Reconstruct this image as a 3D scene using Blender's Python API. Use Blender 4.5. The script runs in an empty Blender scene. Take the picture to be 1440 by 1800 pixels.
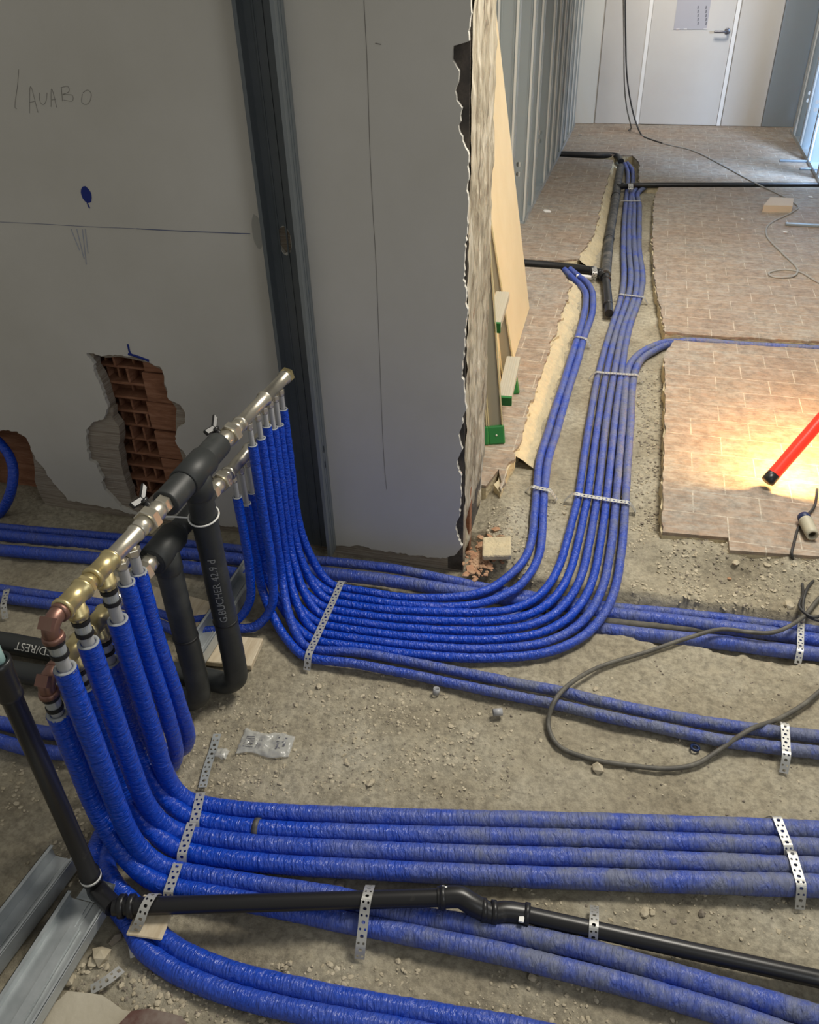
import bpy, bmesh, math, random
from mathutils import Vector, Matrix, noise
from mathutils.geometry import tessellate_polygon
random.seed(7)
S = bpy.context.scene
COL = S.collection
V = Vector
# ---------------------------------------------------------------- camera
F_PX = 1442.0
AZ, PITCH, ROLL = math.radians(15.9), math.radians(35.0), math.radians(-1.8)
CAM = V((0, 0, 1.65))
fw = V((-math.sin(AZ)*math.cos(PITCH), math.cos(AZ)*math.cos(PITCH), -math.sin(PITCH)))
rt0 = V((math.cos(AZ), math.sin(AZ), 0)); up0 = rt0.cross(fw)
RT = math.cos(ROLL)*rt0 + math.sin(ROLL)*up0
UP = -math.sin(ROLL)*rt0 + math.cos(ROLL)*up0
cd = bpy.data.cameras.new('camera'); cam = bpy.data.objects.new('camera', cd); COL.objects.link(cam)
cd.sensor_fit = 'VERTICAL'; cd.sensor_height = 24; cd.lens = 24*F_PX/1800; cd.clip_start = .02; cd.clip_end = 100
cam.matrix_world = Matrix(((RT.x, UP.x, -fw.x, CAM.x), (RT.y, UP.y, -fw.y, CAM.y), (RT.z, UP.z, -fw.z, CAM.z), (0, 0, 0, 1)))
S.camera = cam
# ---------------------------------------------------------------- exposure, world, lights
S.view_settings.view_transform = 'Standard'; S.view_settings.look = 'None'
S.view_settings.gamma = 1; S.view_settings.use_curve_mapping = False
S.view_settings.exposure = 0.0
wd = bpy.data.worlds.new('world'); S.world = wd; wd.use_nodes = True
wd.node_tree.nodes['Background'].inputs[0].default_value = (.92, .90, .84, 1)
wd.node_tree.nodes['Background'].inputs[1].default_value = .27

def area(name, loc, target, size, energy, color=(1, 1, 1), sy=None, spread=180):
    d = bpy.data.lights.new(name, 'AREA'); d.energy = energy; d.color = color; d.size = size
    if sy: d.shape = 'RECTANGLE'; d.size_y = sy
    d.spread = math.radians(spread)
    o = bpy.data.objects.new(name, d); COL.objects.link(o); o.location = loc
    o.rotation_euler = (V(target)-V(loc)).to_track_quat('-Z', 'Y').to_euler(); return o
area('ceiling_light', (.70, 2.45, 2.95), (.05, 1.2, 0), .8, 88, (1, .94, .83))
area('corridor_fill_light', (.5, 4.6, 2.75), (.1, 4.5, 0), .7, 26, (1, .94, .86), spread=115)  # added fill for the corridor floor and studs, no known ceiling lamp
area('door_fill_light', (.1, 7.5, 2.6), (.25, 9.2, 1.0), .5, 15, (1, .93, .84), spread=95)  # unseen fill added to brighten the door, not a real fitting
area('room_fill_light', (1.9, -.5, 2.2), (-.6, 1.2, .2), 1.1, 13, (.93, .97, 1))  # weak fill added behind the camera, not a window
area('site_floodlight', (1.50, 7.0, 1.15), (1.15, 8.1, .1), .25, 36, (.46, .66, 1), spread=110)

# ---------------------------------------------------------------- pixel -> world
def ray(px, py): return fw + RT*((px-720)/F_PX) - UP*((py-900)/F_PX)
def G(px, py, z=0.0):
    d = ray(px, py); return CAM + d*((z-CAM.z)/d.z)
def GY(px, py, Y):
    d = ray(px, py); return CAM + d*(Y/d.y)
def GX(px, py, X):
    d = ray(px, py); return CAM + d*(X/d.x)

# ---------------------------------------------------------------- tags and builders
def tag(o, label=None, cat=None, group=None, kind=None):
    if label: o['label'] = label
    if cat: o['category'] = cat
    if group: o['group'] = group
    if kind: o['kind'] = kind
    return o
class MB:
    def __init__(s): s.v = []; s.f = []; s.uv = {}; s.smooth = []; s.at = []
    def add(s, vs, fs, smooth=False, uvs=None, at=None):
        b = len(s.v); s.v += [tuple(v) for v in vs]
        s.at += (at if at else [0.0]*len(vs))
        for i, f in enumerate(fs):
            if uvs: s.uv[len(s.f)] = uvs[i]
            s.f.append([b+k for k in f]); s.smooth.append(smooth)
    def box(s, a, b):
        x0, y0, z0 = a; x1, y1, z1 = b
        s.add([(x0,y0,z0),(x1,y0,z0),(x1,y1,z0),(x0,y1,z0),(x0,y0,z1),(x1,y0,z1),(x1,y1,z1),(x0,y1,z1)],
              [(0,3,2,1),(4,5,6,7),(0,1,5,4),(1,2,6,5),(2,3,7,6),(3,0,4,7)])
    def obox(s, c, ux, uy, uz):
        c, ux, uy, uz = V(c), V(ux), V(uy), V(uz)
        P = [c+ux*i+uy*j+uz*k for k in (-1,1) for i,j in ((-1,-1),(1,-1),(1,1),(-1,1))]
        s.add(P, [(0,3,2,1),(4,5,6,7),(0,1,5,4),(1,2,6,5),(2,3,7,6),(3,0,4,7)])
    def lathe(s, p0, d, prof, n=24, smooth=True, closed=True, phase=0.0):
        """prof: (distance along d, radius) pairs"""
        p0, d = V(p0), V(d).normalized()
        a = d.orthogonal().normalized(); b = d.cross(a)
        vs, fs = [], []
        for (t, r) in prof:
            for i in range(n):
                th = 2*math.pi*i/n+phase; vs.append(p0+d*t+(a*math.cos(th)+b*math.sin(th))*r)
        m = len(prof)
        for j in range(m-1):
            for i in range(n):
                k = (i+1) % n; fs.append((j*n+i, j*n+k, (j+1)*n+k, (j+1)*n+i))
        if closed: fs.append(tuple(reversed(range(n)))); fs.append(tuple((m-1)*n+i for i in range(n)))
        s.add(vs, fs, smooth)
    def hexnut(s, p0, d, L, r): s.lathe(p0, d, [(0, r*.93), (L*.12, r), (L*.88, r), (L, r*.93)], 6, False)
    def tube(s, pts, r, n=14, cap=True, wr=0.0, dust=None, seed=0.0, vscale=1.0):
        pts = [V(p) for p in pts]; m = len(pts)
        T = [(pts[min(i+1, m-1)]-pts[max(i-1, 0)]).normalized() for i in range(m)]
        N = T[0].orthogonal().normalized(); vs, fs, uvs, at = [], [], [], []
        if abs(T[0].z) < .9: N = (V((0,0,1))-T[0]*T[0].z).normalized()
        L = 0; Ls = []
        for i in range(m):
            if i: L += (pts[i]-pts[i-1]).length
            Ls.append(L)
        for i in range(m):
            N = (N-T[i]*N.dot(T[i])).normalized(); B = T[i].cross(N)
            rr = r(i/(m-1)) if callable(r) else r
            for k in range(n):
                th = 2*math.pi*k/n
                q = rr
                if wr:
                    q += wr*(noise.noise(V((Ls[i]*95+seed, math.cos(th)*1.1, math.sin(th)*1.1)))*.8+noise.noise(V((Ls[i]*14+seed, math.cos(th)*.6+7, math.sin(th)*.6)))*.7)
                vs.append(pts[i]+(N*math.cos(th)+B*math.sin(th))*q)
                at.append(dust(i/(m-1)) if dust else 0.0)
        for i in range(m-1):
            for k in range(n):
                kk = (k+1) % n
                fs.append((i*n+k, i*n+kk, (i+1)*n+kk, (i+1)*n+k))
                uvs.append(((k/n, Ls[i]), ((k+1)/n, Ls[i]), ((k+1)/n, Ls[i+1]), (k/n, Ls[i+1])))
        s.add(vs, fs, True, uvs, at)
        if cap:
            s.add(vs[:n], [tuple(reversed(range(n)))], False, None, at[:n]); s.add(vs[-n:], [tuple(range(n))], False, None, at[-n:])
    def build(s, name, mat, parent=None):
        me = bpy.data.meshes.new(name); me.from_pydata(s.v, [], s.f)
        if s.uv:
            ul = me.uv_layers.new(name='UVMap')
            for pi, p in enumerate(me.polygons):
                if pi in s.uv:
                    for li, uv in zip(p.loop_indices, s.uv[pi]): ul.data[li].uv = uv
        if any(s.at):
            a = me.attributes.new('dust', 'FLOAT', 'POINT'); a.data.foreach_set('value', s.at)
        me.polygons.foreach_set('use_smooth', s.smooth)
        for m in (mat if isinstance(mat, (list, tuple)) else [mat]): me.materials.append(m)
        me.update()
        o = bpy.data.objects.new(name, me); COL.objects.link(o)
        if parent: o.parent = parent; o.matrix_parent_inverse = parent.matrix_world.inverted() if parent.type != 'EMPTY' else Matrix.Translation(-parent.location)
        return o
def thing(name, label, cat, loc=(0,0,0), group=None):
    o = bpy.data.objects.new(name, None); o.location = loc; o.empty_display_size = .05; COL.objects.link(o)
    return tag(o, label, cat, group)
def recalc(o):
    bm = bmesh.new(); bm.from_mesh(o.data); bmesh.ops.recalc_face_normals(bm, faces=bm.faces); bm.to_mesh(o.data); bm.free()
def cat_path(P, step=.012):
    P = [V(p) for p in P]
    Q = [P[0]*2-P[1]]+P+[P[-1]*2-P[-2]]; out = []
    for i in range(1, len(Q)-2):
        p0, p1, p2, p3 = Q[i-1:i+3]
        # centripetal Catmull-Rom
        t0 = 0; t1 = t0+max(1e-5, (p1-p0).length)**.5; t2 = t1+max(1e-5, (p2-p1).length)**.5; t3 = t2+max(1e-5, (p3-p2).length)**.5
        n = max(2, int((p2-p1).length/step))
        for k in range(n):
            t = t1+(t2-t1)*k/n
            A1 = p0*((t1-t)/(t1-t0))+p1*((t-t0)/(t1-t0)); A2 = p1*((t2-t)/(t2-t1))+p2*((t-t1)/(t2-t1)); A3 = p2*((t3-t)/(t3-t2))+p3*((t-t2)/(t3-t2))
            B1 = A1*((t2-t)/(t2-t0))+A2*((t-t0)/(t2-t0)); B2 = A2*((t3-t)/(t3-t1))+A3*((t-t1)/(t3-t1))
            out.append(B1*((t2-t)/(t2-t1))+B2*((t-t1)/(t2-t1)))
    out.append(P[-1]); return out
def hermite(a, ta, b, tb, n=10):
    a, ta, b, tb = V(a), V(ta), V(b), V(tb); out = []
    for i in range(1, n):
        t = i/n; out.append(a*(2*t**3-3*t*t+1)+ta*(t**3-2*t*t+t)+b*(-2*t**3+3*t*t)+tb*(t**3-t*t))
    return out

# ---------------------------------------------------------------- materials
def mat(name, col, rough=.6, metal=0.0, bump=None, var=None, build=None, **kw):
    m = bpy.data.materials.new(name); m.use_nodes = True; nt = m.node_tree; b = nt.nodes['Principled BSDF']
    b.inputs['Base Color'].default_value = (*col, 1); b.inputs['Roughness'].default_value = rough; b.inputs['Metallic'].default_value = metal
    for k, v in kw.items(): b.inputs[k].default_value = v
    tc = nt.nodes.new('ShaderNodeTexCoord')
    if var:   # (scale, colour 2, lo, hi)
        nz = nt.nodes.new('ShaderNodeTexNoise'); nz.inputs['Scale'].default_value = var[0]; nz.inputs['Detail'].default_value = 8; nz.inputs['Roughness'].default_value = .65
        nt.links.new(tc.outputs['Object'], nz.inputs['Vector'])
        r = nt.nodes.new('ShaderNodeValToRGB'); r.color_ramp.elements[0].position = var[2]; r.color_ramp.elements[1].position = var[3]
        r.color_ramp.elements[0].color = (*col, 1); r.color_ramp.elements[1].color = (*var[1], 1)
        nt.links.new(nz.outputs['Fac'], r.inputs['Fac']); nt.links.new(r.outputs['Color'], b.inputs['Base Color'])
    if bump:  # (scale, strength, distance)
        nz = nt.nodes.new('ShaderNodeTexNoise'); nz.inputs['Scale'].default_value = bump[0]; nz.inputs['Detail'].default_value = 6
        nt.links.new(tc.outputs['Object'], nz.inputs['Vector'])
        bp = nt.nodes.new('ShaderNodeBump'); bp.inputs['Strength'].default_value = bump[1]; bp.inputs['Distance'].default_value = bump[2]
        nt.links.new(nz.outputs['Fac'], bp.inputs['Height']); nt.links.new(bp.outputs['Normal'], b.inputs['Normal'])
    return m
def N(nt, t, **kw):
    n = nt.nodes.new(t)
    for k, v in kw.items():
        if k in n.inputs: n.inputs[k].default_value = v
        else: setattr(n, k, v)
    return n
def ramp(nt, src, stops):
    r = nt.nodes.new('ShaderNodeValToRGB'); e = r.color_ramp.elements
    while len(e) < len(stops): e.new(.5)
    for i, (p, c) in enumerate(stops): e[i].position = p; e[i].color = (*c, 1) if len(c) == 3 else c
    nt.links.new(src, r.inputs['Fac']); return r
def mix(nt, fac, a, b, mode='MIX'):
    m = nt.nodes.new('ShaderNodeMix'); m.data_type = 'RGBA'; m.blend_type = mode
    for inp, v in ((m.inputs[0], fac), (m.inputs[6], a), (m.inputs[7], b)):
        if hasattr(v, 'links') or hasattr(v, 'is_linked'): nt.links.new(v, inp)
        else: inp.default_value = v if isinstance(v, float) else (*v, 1)
    return m.outputs[2]

def foil_mat():
    m = bpy.data.materials.new('blue_foil'); m.use_nodes = True; nt = m.node_tree; b = nt.nodes['Principled BSDF']; L = nt.links.new
    uv = N(nt, 'ShaderNodeUVMap'); mp = N(nt, 'ShaderNodeMapping'); mp.inputs['Scale'].default_value = (3.0, 62, 1); L(uv.outputs[0], mp.inputs[0])
    n1 = N(nt, 'ShaderNodeTexNoise', Scale=1.0, Detail=4.0, Distortion=1.6); L(mp.outputs[0], n1.inputs['Vector'])
    mp2 = N(nt, 'ShaderNodeMapping'); mp2.inputs['Scale'].default_value = (7, 190, 1); L(uv.outputs[0], mp2.inputs[0])
    n2 = N(nt, 'ShaderNodeTexNoise', Scale=1.0, Detail=2.0); L(mp2.outputs[0], n2.inputs['Vector'])
    ad = N(nt, 'ShaderNodeMath', operation='MULTIPLY_ADD'); ad.inputs[1].default_value = .45; L(n2.outputs['Fac'], ad.inputs[0]); L(n1.outputs['Fac'], ad.inputs[2])
    bp = N(nt, 'ShaderNodeBump', Strength=.85, Distance=.008); L(ad.outputs[0], bp.inputs['Height']); L(bp.outputs[0], b.inputs['Normal'])
    at = N(nt, 'ShaderNodeAttribute', attribute_name='dust')
    tc = N(nt, 'ShaderNodeTexCoord'); n3 = N(nt, 'ShaderNodeTexNoise', Scale=14.0, Detail=7.0, Roughness=.7); L(tc.outputs['Object'], n3.inputs['Vector'])
    r3 = ramp(nt, n3.outputs['Fac'], [(.38, (.35,)*3), (.68, (1.15,)*3)])
    mu = N(nt, 'ShaderNodeMath', operation='MULTIPLY', use_clamp=True); L(at.outputs['Fac'], mu.inputs[0]); L(r3.outputs[0], mu.inputs[1])
    nd = N(nt, 'ShaderNodeTexNoise', Scale=160.0, Detail=3.0); L(tc.outputs['Object'], nd.inputs['Vector'])
    base = mix(nt, nd.outputs['Fac'], (.0, .032, .36), (.001, .075, .64))
    col = mix(nt, mu.outputs[0], base, (.135, .155, .25)); L(col, b.inputs['Base Color'])
    rr = N(nt, 'ShaderNodeMath', operation='MULTIPLY_ADD'); rr.inputs[1].default_value = .42; rr.inputs[2].default_value = .19; L(mu.outputs[0], rr.inputs[0]); L(rr.outputs[0], b.inputs['Roughness'])
    return m
def ground_mat():
    m = bpy.data.materials.new('rough_screed'); m.use_nodes = True; nt = m.node_tree; b = nt.nodes['Principled BSDF']; L = nt.links.new
    tc = N(nt, 'ShaderNodeTexCoord')
    n1 = N(nt, 'ShaderNodeTexNoise', Scale=3.0, Detail=10.0, Roughness=.62); L(tc.outputs['Object'], n1.inputs['Vector'])
    c = ramp(nt, n1.outputs['Fac'], [(.32, (.33, .285, .20)), (.5, (.46, .41, .30)), (.7, (.57, .525, .41))])
    n2 = N(nt, 'ShaderNodeTexNoise', Scale=60.0, Detail=8.0, Roughness=.7); L(tc.outputs['Object'], n2.inputs['Vector'])
    c2 = ramp(nt, n2.outputs['Fac'], [(.34, (.55,)*3), (.6, (1.0,)*3)])
    col = mix(nt, 1.0, c.outputs[0], c2.outputs[0], 'MULTIPLY')
    n4 = N(nt, 'ShaderNodeTexNoise', Scale=1.3, Detail=4.0); L(tc.outputs['Object'], n4.inputs['Vector'])
    f4 = ramp(nt, n4.outputs['Fac'], [(.52, (0,)*3), (.66, (.55,)*3)])
    col = mix(nt, f4.outputs[0], col, (.42, .375, .28)); L(col, b.inputs['Base Color'])
    b.inputs['Roughness'].default_value = .95
    n3 = N(nt, 'ShaderNodeTexNoise', Scale=90.0, Detail=9.0, Roughness=.75); L(tc.outputs['Object'], n3.inputs['Vector'])
    vo = N(nt, 'ShaderNodeTexVoronoi', Scale=70.0, feature='F1'); L(tc.outputs['Object'], vo.inputs['Vector'])
    ad = N(nt, 'ShaderNodeMath', operation='MULTIPLY_ADD'); ad.inputs[1].default_value = -.35; L(vo.outputs['Distance'], ad.inputs[0]); L(n3.outputs['Fac'], ad.inputs[2])
    bp = N(nt, 'ShaderNodeBump', Strength=.85, Distance=.008); L(ad.outputs[0], bp.inputs['Height']); L(bp.outputs[0], b.inputs['Normal'])
    return m
def tile_mat():
    m = bpy.data.materials.new('brick_bond_tiles'); m.use_nodes = True; nt = m.node_tree; b = nt.nodes['Principled BSDF']; L = nt.links.new
    tc = N(nt, 'ShaderNodeTexCoord'); mp = N(nt, 'ShaderNodeMapping'); mp.inputs['Location'].default_value = (-.30, -2.254, 0); L(tc.outputs['Object'], mp.inputs[0])
    br = N(nt, 'ShaderNodeTexBrick', Scale=1.0); L(mp.outputs[0], br.inputs['Vector'])
    br.inputs['Brick Width'].default_value = .215; br.inputs['Row Height'].default_value = .134; br.inputs['Mortar Size'].default_value = .0022
    br.inputs['Mortar Smooth'].default_value = .3; br.offset = .5
    br.inputs['Color1'].default_value = (.35, .235, .15, 1); br.inputs['Color2'].default_value = (.29, .195, .13, 1); br.inputs['Mortar'].default_value = (.66, .57, .44, 1)
    n1 = N(nt, 'ShaderNodeTexNoise', Scale=2.2, Detail=9.0, Roughness=.7, Distortion=.4); L(tc.outputs['Object'], n1.inputs['Vector'])
    f1 = ramp(nt, n1.outputs['Fac'], [(.34, (.3,)*3), (.62, (.95,)*3)])
    mp2 = N(nt, 'ShaderNodeMapping'); mp2.inputs['Scale'].default_value = (12, 55, 20); L(tc.outputs['Object'], mp2.inputs[0])
    n2 = N(nt, 'ShaderNodeTexNoise', Scale=1.0, Detail=7.0, Roughness=.7, Distortion=.8); L(mp2.outputs[0], n2.inputs['Vector'])
    f2 = ramp(nt, n2.outputs['Fac'], [(.40, (.0,)*3), (.60, (.95,)*3)])
    f = N(nt, 'ShaderNodeMath', operation='MULTIPLY'); L(f1.outputs[0], f.inputs[0]); L(f2.outputs[0], f.inputs[1])
    f3 = N(nt, 'ShaderNodeMath', operation='MULTIPLY_ADD', use_clamp=True); f3.inputs[1].default_value = .30; L(f1.outputs[0], f3.inputs[0]); L(f.outputs[0], f3.inputs[2])
    n5 = N(nt, 'ShaderNodeTexNoise', Scale=26.0, Detail=9.0, Roughness=.75); L(tc.outputs['Object'], n5.inputs['Vector'])
    f5 = ramp(nt, n5.outputs['Fac'], [(.36, (.62,)*3), (.58, (1.06,)*3)])
    col = mix(nt, f3.outputs[0], br.outputs['Color'], (.37, .335, .28)); col = mix(nt, 1.0, col, f5.outputs[0], 'MULTIPLY'); L(col, b.inputs['Base Color'])
    b.inputs['Roughness'].default_value = .62
    bp = N(nt, 'ShaderNodeBump', Strength=.4, Distance=.002); L(n2.outputs['Fac'], bp.inputs['Height']); L(bp.outputs[0], b.inputs['Normal'])
    return m
def wall_mat():
    m = bpy.data.materials.new('painted_plaster'); m.use_nodes = True; nt = m.node_tree; b = nt.nodes['Principled BSDF']; L = nt.links.new
    tc = N(nt, 'ShaderNodeTexCoord'); n1 = N(nt, 'ShaderNodeTexNoise', Scale=2.0, Detail=8.0, Roughness=.6); L(tc.outputs['Object'], n1.inputs['Vector'])
    c = ramp(nt, n1.outputs['Fac'], [(.3, (.54, .52, .46)), (.7, (.62, .60, .545))])
    L(c.outputs[0], b.inputs['Base Color']); b.inputs['Roughness'].default_value = .75
    n3 = N(nt, 'ShaderNodeTexNoise', Scale=180.0, Detail=4.0); L(tc.outputs['Object'], n3.inputs['Vector'])
    bp = N(nt, 'ShaderNodeBump', Strength=.12, Distance=.001); L(n3.outputs['Fac'], bp.inputs['Height']); L(bp.outputs[0], b.inputs['Normal'])
    return m
def streak_mat(name, c1, c2, c3, sc, rough=.9, bump=.6, dist=.006):
    m = bpy.data.materials.new(name); m.use_nodes = True; nt = m.node_tree; b = nt.nodes['Principled BSDF']; L = nt.links.new
    tc = N(nt, 'ShaderNodeTexCoord'); mp = N(nt, 'ShaderNodeMapping'); mp.inputs['Scale'].default_value = sc; L(tc.outputs['Object'], mp.inputs[0])
    n1 = N(nt, 'ShaderNodeTexNoise', Scale=1.0, Detail=8.0, Roughness=.7, Distortion=.6); L(mp.outputs[0], n1.inputs['Vector'])
    c = ramp(nt, n1.outputs['Fac'], [(.34, c1), (.5, c2), (.64, c3)]); L(c.outputs[0], b.inputs['Base Color'])
    b.inputs['Roughness'].default_value = rough
    bp = N(nt, 'ShaderNodeBump', Strength=bump, Distance=dist); L(n1.outputs['Fac'], bp.inputs['Height']); L(bp.outputs[0], b.inputs['Normal'])
    return m
M = dict(
    foil=foil_mat(), ground=ground_mat(), tile=tile_mat(), wall=wall_mat(),
    screed=mat('mortar_edge', (.62, .52, .33), .95, bump=(60, .8, .01), var=(25, (.50, .43, .29), .35, .65)),
    brick=streak_mat('terracotta', (.20, .085, .045), (.30, .135, .07), (.38, .19, .11), (9, 9, 60)),
    ribbed=streak_mat('ribbed_mortar', (.20, .16, .12), (.33, .28, .22), (.42, .38, .31), (6, 6, 260), dist=.004),
    jamb=streak_mat('raw_jamb', (.16, .12, .08), (.46, .40, .29), (.68, .62, .50), (26, 26, 5), bump=1.0, dist=.012),
    void=mat('dark_core', (.055, .05, .045), .95, bump=(40, .8, .01), var=(20, (.12, .10, .085), .4, .7)),
    galv=mat('galvanised_steel', (.50, .53, .54), .38, .45, bump=(25, .06, .001), var=(9, (.36, .39, .40), .4, .7)),
    galvshade=mat('shaded_steel', (.12, .14, .15), .5, .4, var=(5, (.16, .175, .185), .35, .7)),  # darker copy of the steel, paints the shade inside the wall stud
    strap=mat('zinc_strap', (.50, .50, .475), .45, .5),
    brass=mat('yellow_brass', (.62, .52, .27), .36, .85, bump=(120, .08, .0005)),
    nickel=mat('nickel_plate', (.66, .62, .52), .30, .9, bump=(120, .05, .0005)),
    copper=mat('copper', (.26, .145, .115), .42, .8, bump=(60, .1, .001)),
    greypipe=mat('grey_pipe', (.36, .365, .375), .42),
    foam=mat('grey_foam', (.30, .32, .34), .8),
    blackins=mat('black_insulation', (.026, .029, .029), .5, bump=(40, .12, .002), var=(7, (.060, .064, .062), .5, .75)),
    blackplas=mat('black_plastic', (.012, .012, .013), .34, bump=(30, .1, .001), var=(18, (.06, .056, .05), .62, .8)),
    blackdust=mat('dusty_black_plastic', (.03, .032, .034), .55, var=(16, (.17, .155, .13), .45, .72)),
    ring=mat('black_ring', (.006, .006, .007), .55), mint=mat('mint_plastic', (.45, .68, .66), .3),
    white=mat('white_plastic', (.75, .75, .72), .5), dirtypipe=mat('muddy_pipe', (.10, .095, .08), .85, var=(20, (.20, .18, .14), .4, .7)),
    wood=streak_mat('raw_wood', (.44, .35, .23), (.56, .47, .33), (.64, .56, .42), (40, 6, 40), .7, .15, .001),
    board=mat('fibre_board', (.70, .56, .33), .6, var=(4, (.76, .63, .40), .3, .7)),
    alu=mat('champagne_aluminium', (.66, .57, .33), .4, .4), green=mat('green_rubber', (.015, .16, .035), .45),
    step=mat('grooved_tread', (.50, .47, .38), .5, .3),
    cable=mat('grey_cable', (.085, .080, .068), .6, var=(20, (.16, .15, .12), .45, .7)), cableblk=mat('black_cable', (.03, .03, .03), .5),
    cablelt=mat('pale_cable', (.33, .32, .30), .6),
    panel=mat('laminate_panel', (.55, .53, .50), .45, var=(2, (.59, .575, .54), .3, .7)), trim=mat('white_trim', (.82, .82, .80), .4),
    plasterboard=mat('plasterboard', (.66, .66, .62), .8), bluesteel=mat('blue_grey_sheet', (.30, .36, .42), .4, .4),
    redplas=None, paper=mat('grey_notice', (.40, .40, .44), .6), ink=mat('dark_ink', (.10, .10, .12), .6), mark=mat('white_marker', (.62, .62, .58), .6),
    print=mat('pale_print', (.28, .29, .28), .6),
    pencil=mat('pencil', (.21, .20, .18), .7), bluepaint=mat('blue_spray', (.004, .02, .20), .7), bluedust=mat('blue_smear', (.40, .42, .50), .8),
    bluechalk=mat('blue_chalk', (.13, .15, .24), .8),
    stone=mat('rubble_stone', (.40, .345, .24), .95, bump=(60, .6, .004), var=(14, (.56, .50, .38), .35, .7)),
    darkstone=mat('dark_chip', (.22, .19, .15), .95, bump=(60, .6, .004)),
    orange=mat('orange_brick_chip', (.36, .17, .09), .9, bump=(60, .8, .006), var=(20, (.50, .34, .21), .35, .7)),
    bag=mat('clear_film', (.62, .63, .60), .22, Alpha=.40), pink=mat('pale_block', (.60, .49, .37), .7),
    navy=mat('navy_plastic', (.01, .025, .09), .4), connector=mat('beige_connector', (.47, .44, .33), .5, bump=(50, .2, .002)),
    railweb=mat('rail_web', (.27, .24, .17), .5, .3), litlip=mat('lit_lip', (.74, .75, .72), .45, .2), studweb=mat('stud_web', (.36, .41, .43), .45, .3),
    tube=mat('red_tube', (.75, .02, .012), .3), slab=mat('grey_screed_slab', (.40, .36, .27), .9, bump=(50, .4, .004), var=(10, (.48, .44, .35), .35, .7)),
    redtile=mat('dusty_red_tile', (.10, .045, .035), .6, var=(14, (.22, .18, .15), .45, .7)),
)
e = M['tube'].node_tree.nodes['Principled BSDF']; e.inputs['Emission Color'].default_value = (1, .03, .01, 1); e.inputs['Emission Strength'].default_value = 1.0
hot = mat('lit_tube', (1, .85, .5), .5); e = hot.node_tree.nodes['Principled BSDF']; e.inputs['Emission Color'].default_value = (1, .72, .32, 1); e.inputs['Emission Strength'].default_value = 5

# ---------------------------------------------------------------- ground heights
def sstep(a, b, x):
    t = min(1, max(0, (x-a)/(b-a))); return t*t*(3-2*t)
def seg_d(p, a, b):
    ax, ay = b[0]-a[0], b[1]-a[1]; t = max(0, min(1, ((p[0]-a[0])*ax+(p[1]-a[1])*ay)/(ax*ax+ay*ay)))
    return math.hypot(p[0]-a[0]-ax*t, p[1]-a[1]-ay*t)
def ground_z(x, y):
    n = noise.noise(V((x*4, y*4, 0)))*.5+noise.noise(V((x*13, y*13, 3)))*.35+noise.noise(V((x*45, y*45, 7)))*.32+noise.noise(V((x*110, y*110, 9)))*.2
    z = -.007+.013*n
    # trench along the wall, continuing to the right
    w = noise.noise(V((x*7, 1.5, 4)))*.035+noise.noise(V((x*30, 2.5, 4)))*.012
    lo, hi = 1.815+w, 2.012+w*.5
    if x < -.36: hi = 2.2; lo += .03*sstep(-.5, -.8, x)
    dp = .062 if x > -.75 else .062-.026*sstep(-.75, -1.0, x) if False else .062-.03*sstep(.75, 1.1, -x)
    if y > 1.5: z -= dp*sstep(lo-.012, lo+.012, y)*(1-sstep(hi-.01, hi+.01, y))
    # rubble ridge between the two lowest pipe pairs
    d = seg_d((x, y), (-.42, .70), (.15, .60)); z += .012*(1-sstep(0, .09, d))
    d = seg_d((x, y), (-.75, .60), (-.55, .58)); z += .014*(1-sstep(0, .07, d))
    # raised bank below the tile edge
    d = seg_d((x, y), (.22, 2.24), (1.3, 2.19)); z += (.05+.02*noise.noise(V((x*18, y*18, 6))))*(1-sstep(.0, .13, d)) if y > 2.0 else 0
    d = seg_d((x, y), (-.28, 2.12), (-.33, 2.45)); z += .04*(1-sstep(0, .11, d)) if y > 2.0 else 0
    # mortar banks either side of corridor trench
    return z
def grid(name, xs, ys, m, label=None):
    b = MB(); nx, ny = len(xs), len(ys)
    b.add([(x, y, ground_z(x, y)) for y in ys for x in xs], [(j*nx+i, j*nx+i+1, (j+1)*nx+i+1, (j+1)*nx+i) for j in range(ny-1) for i in range(nx-1)], True)
    o = b.build(name, m); tag(o, kind='structure', label=label); return o
def lin(a, b, st): n = int(round((b-a)/st)); return [a+(b-a)*i/n for i in range(n+1)]
grid('floor', lin(-2.6, 2.0, .010), lin(.2, 2.62, .010), M['ground'], 'rough dusty grey-beige screed floor of the front room')
grid('floor', lin(-1.3, 2.4, .03), lin(2.61, 9.6, .03), M['ground'], 'rough screed at the bottom of the corridor trench')
b = MB(); b.box((-5, -3, -.35), (5, 10.5, -.12)); tag(b.build('floor', M['ground']), kind='structure', label='structural floor slab under the screed')

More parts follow.
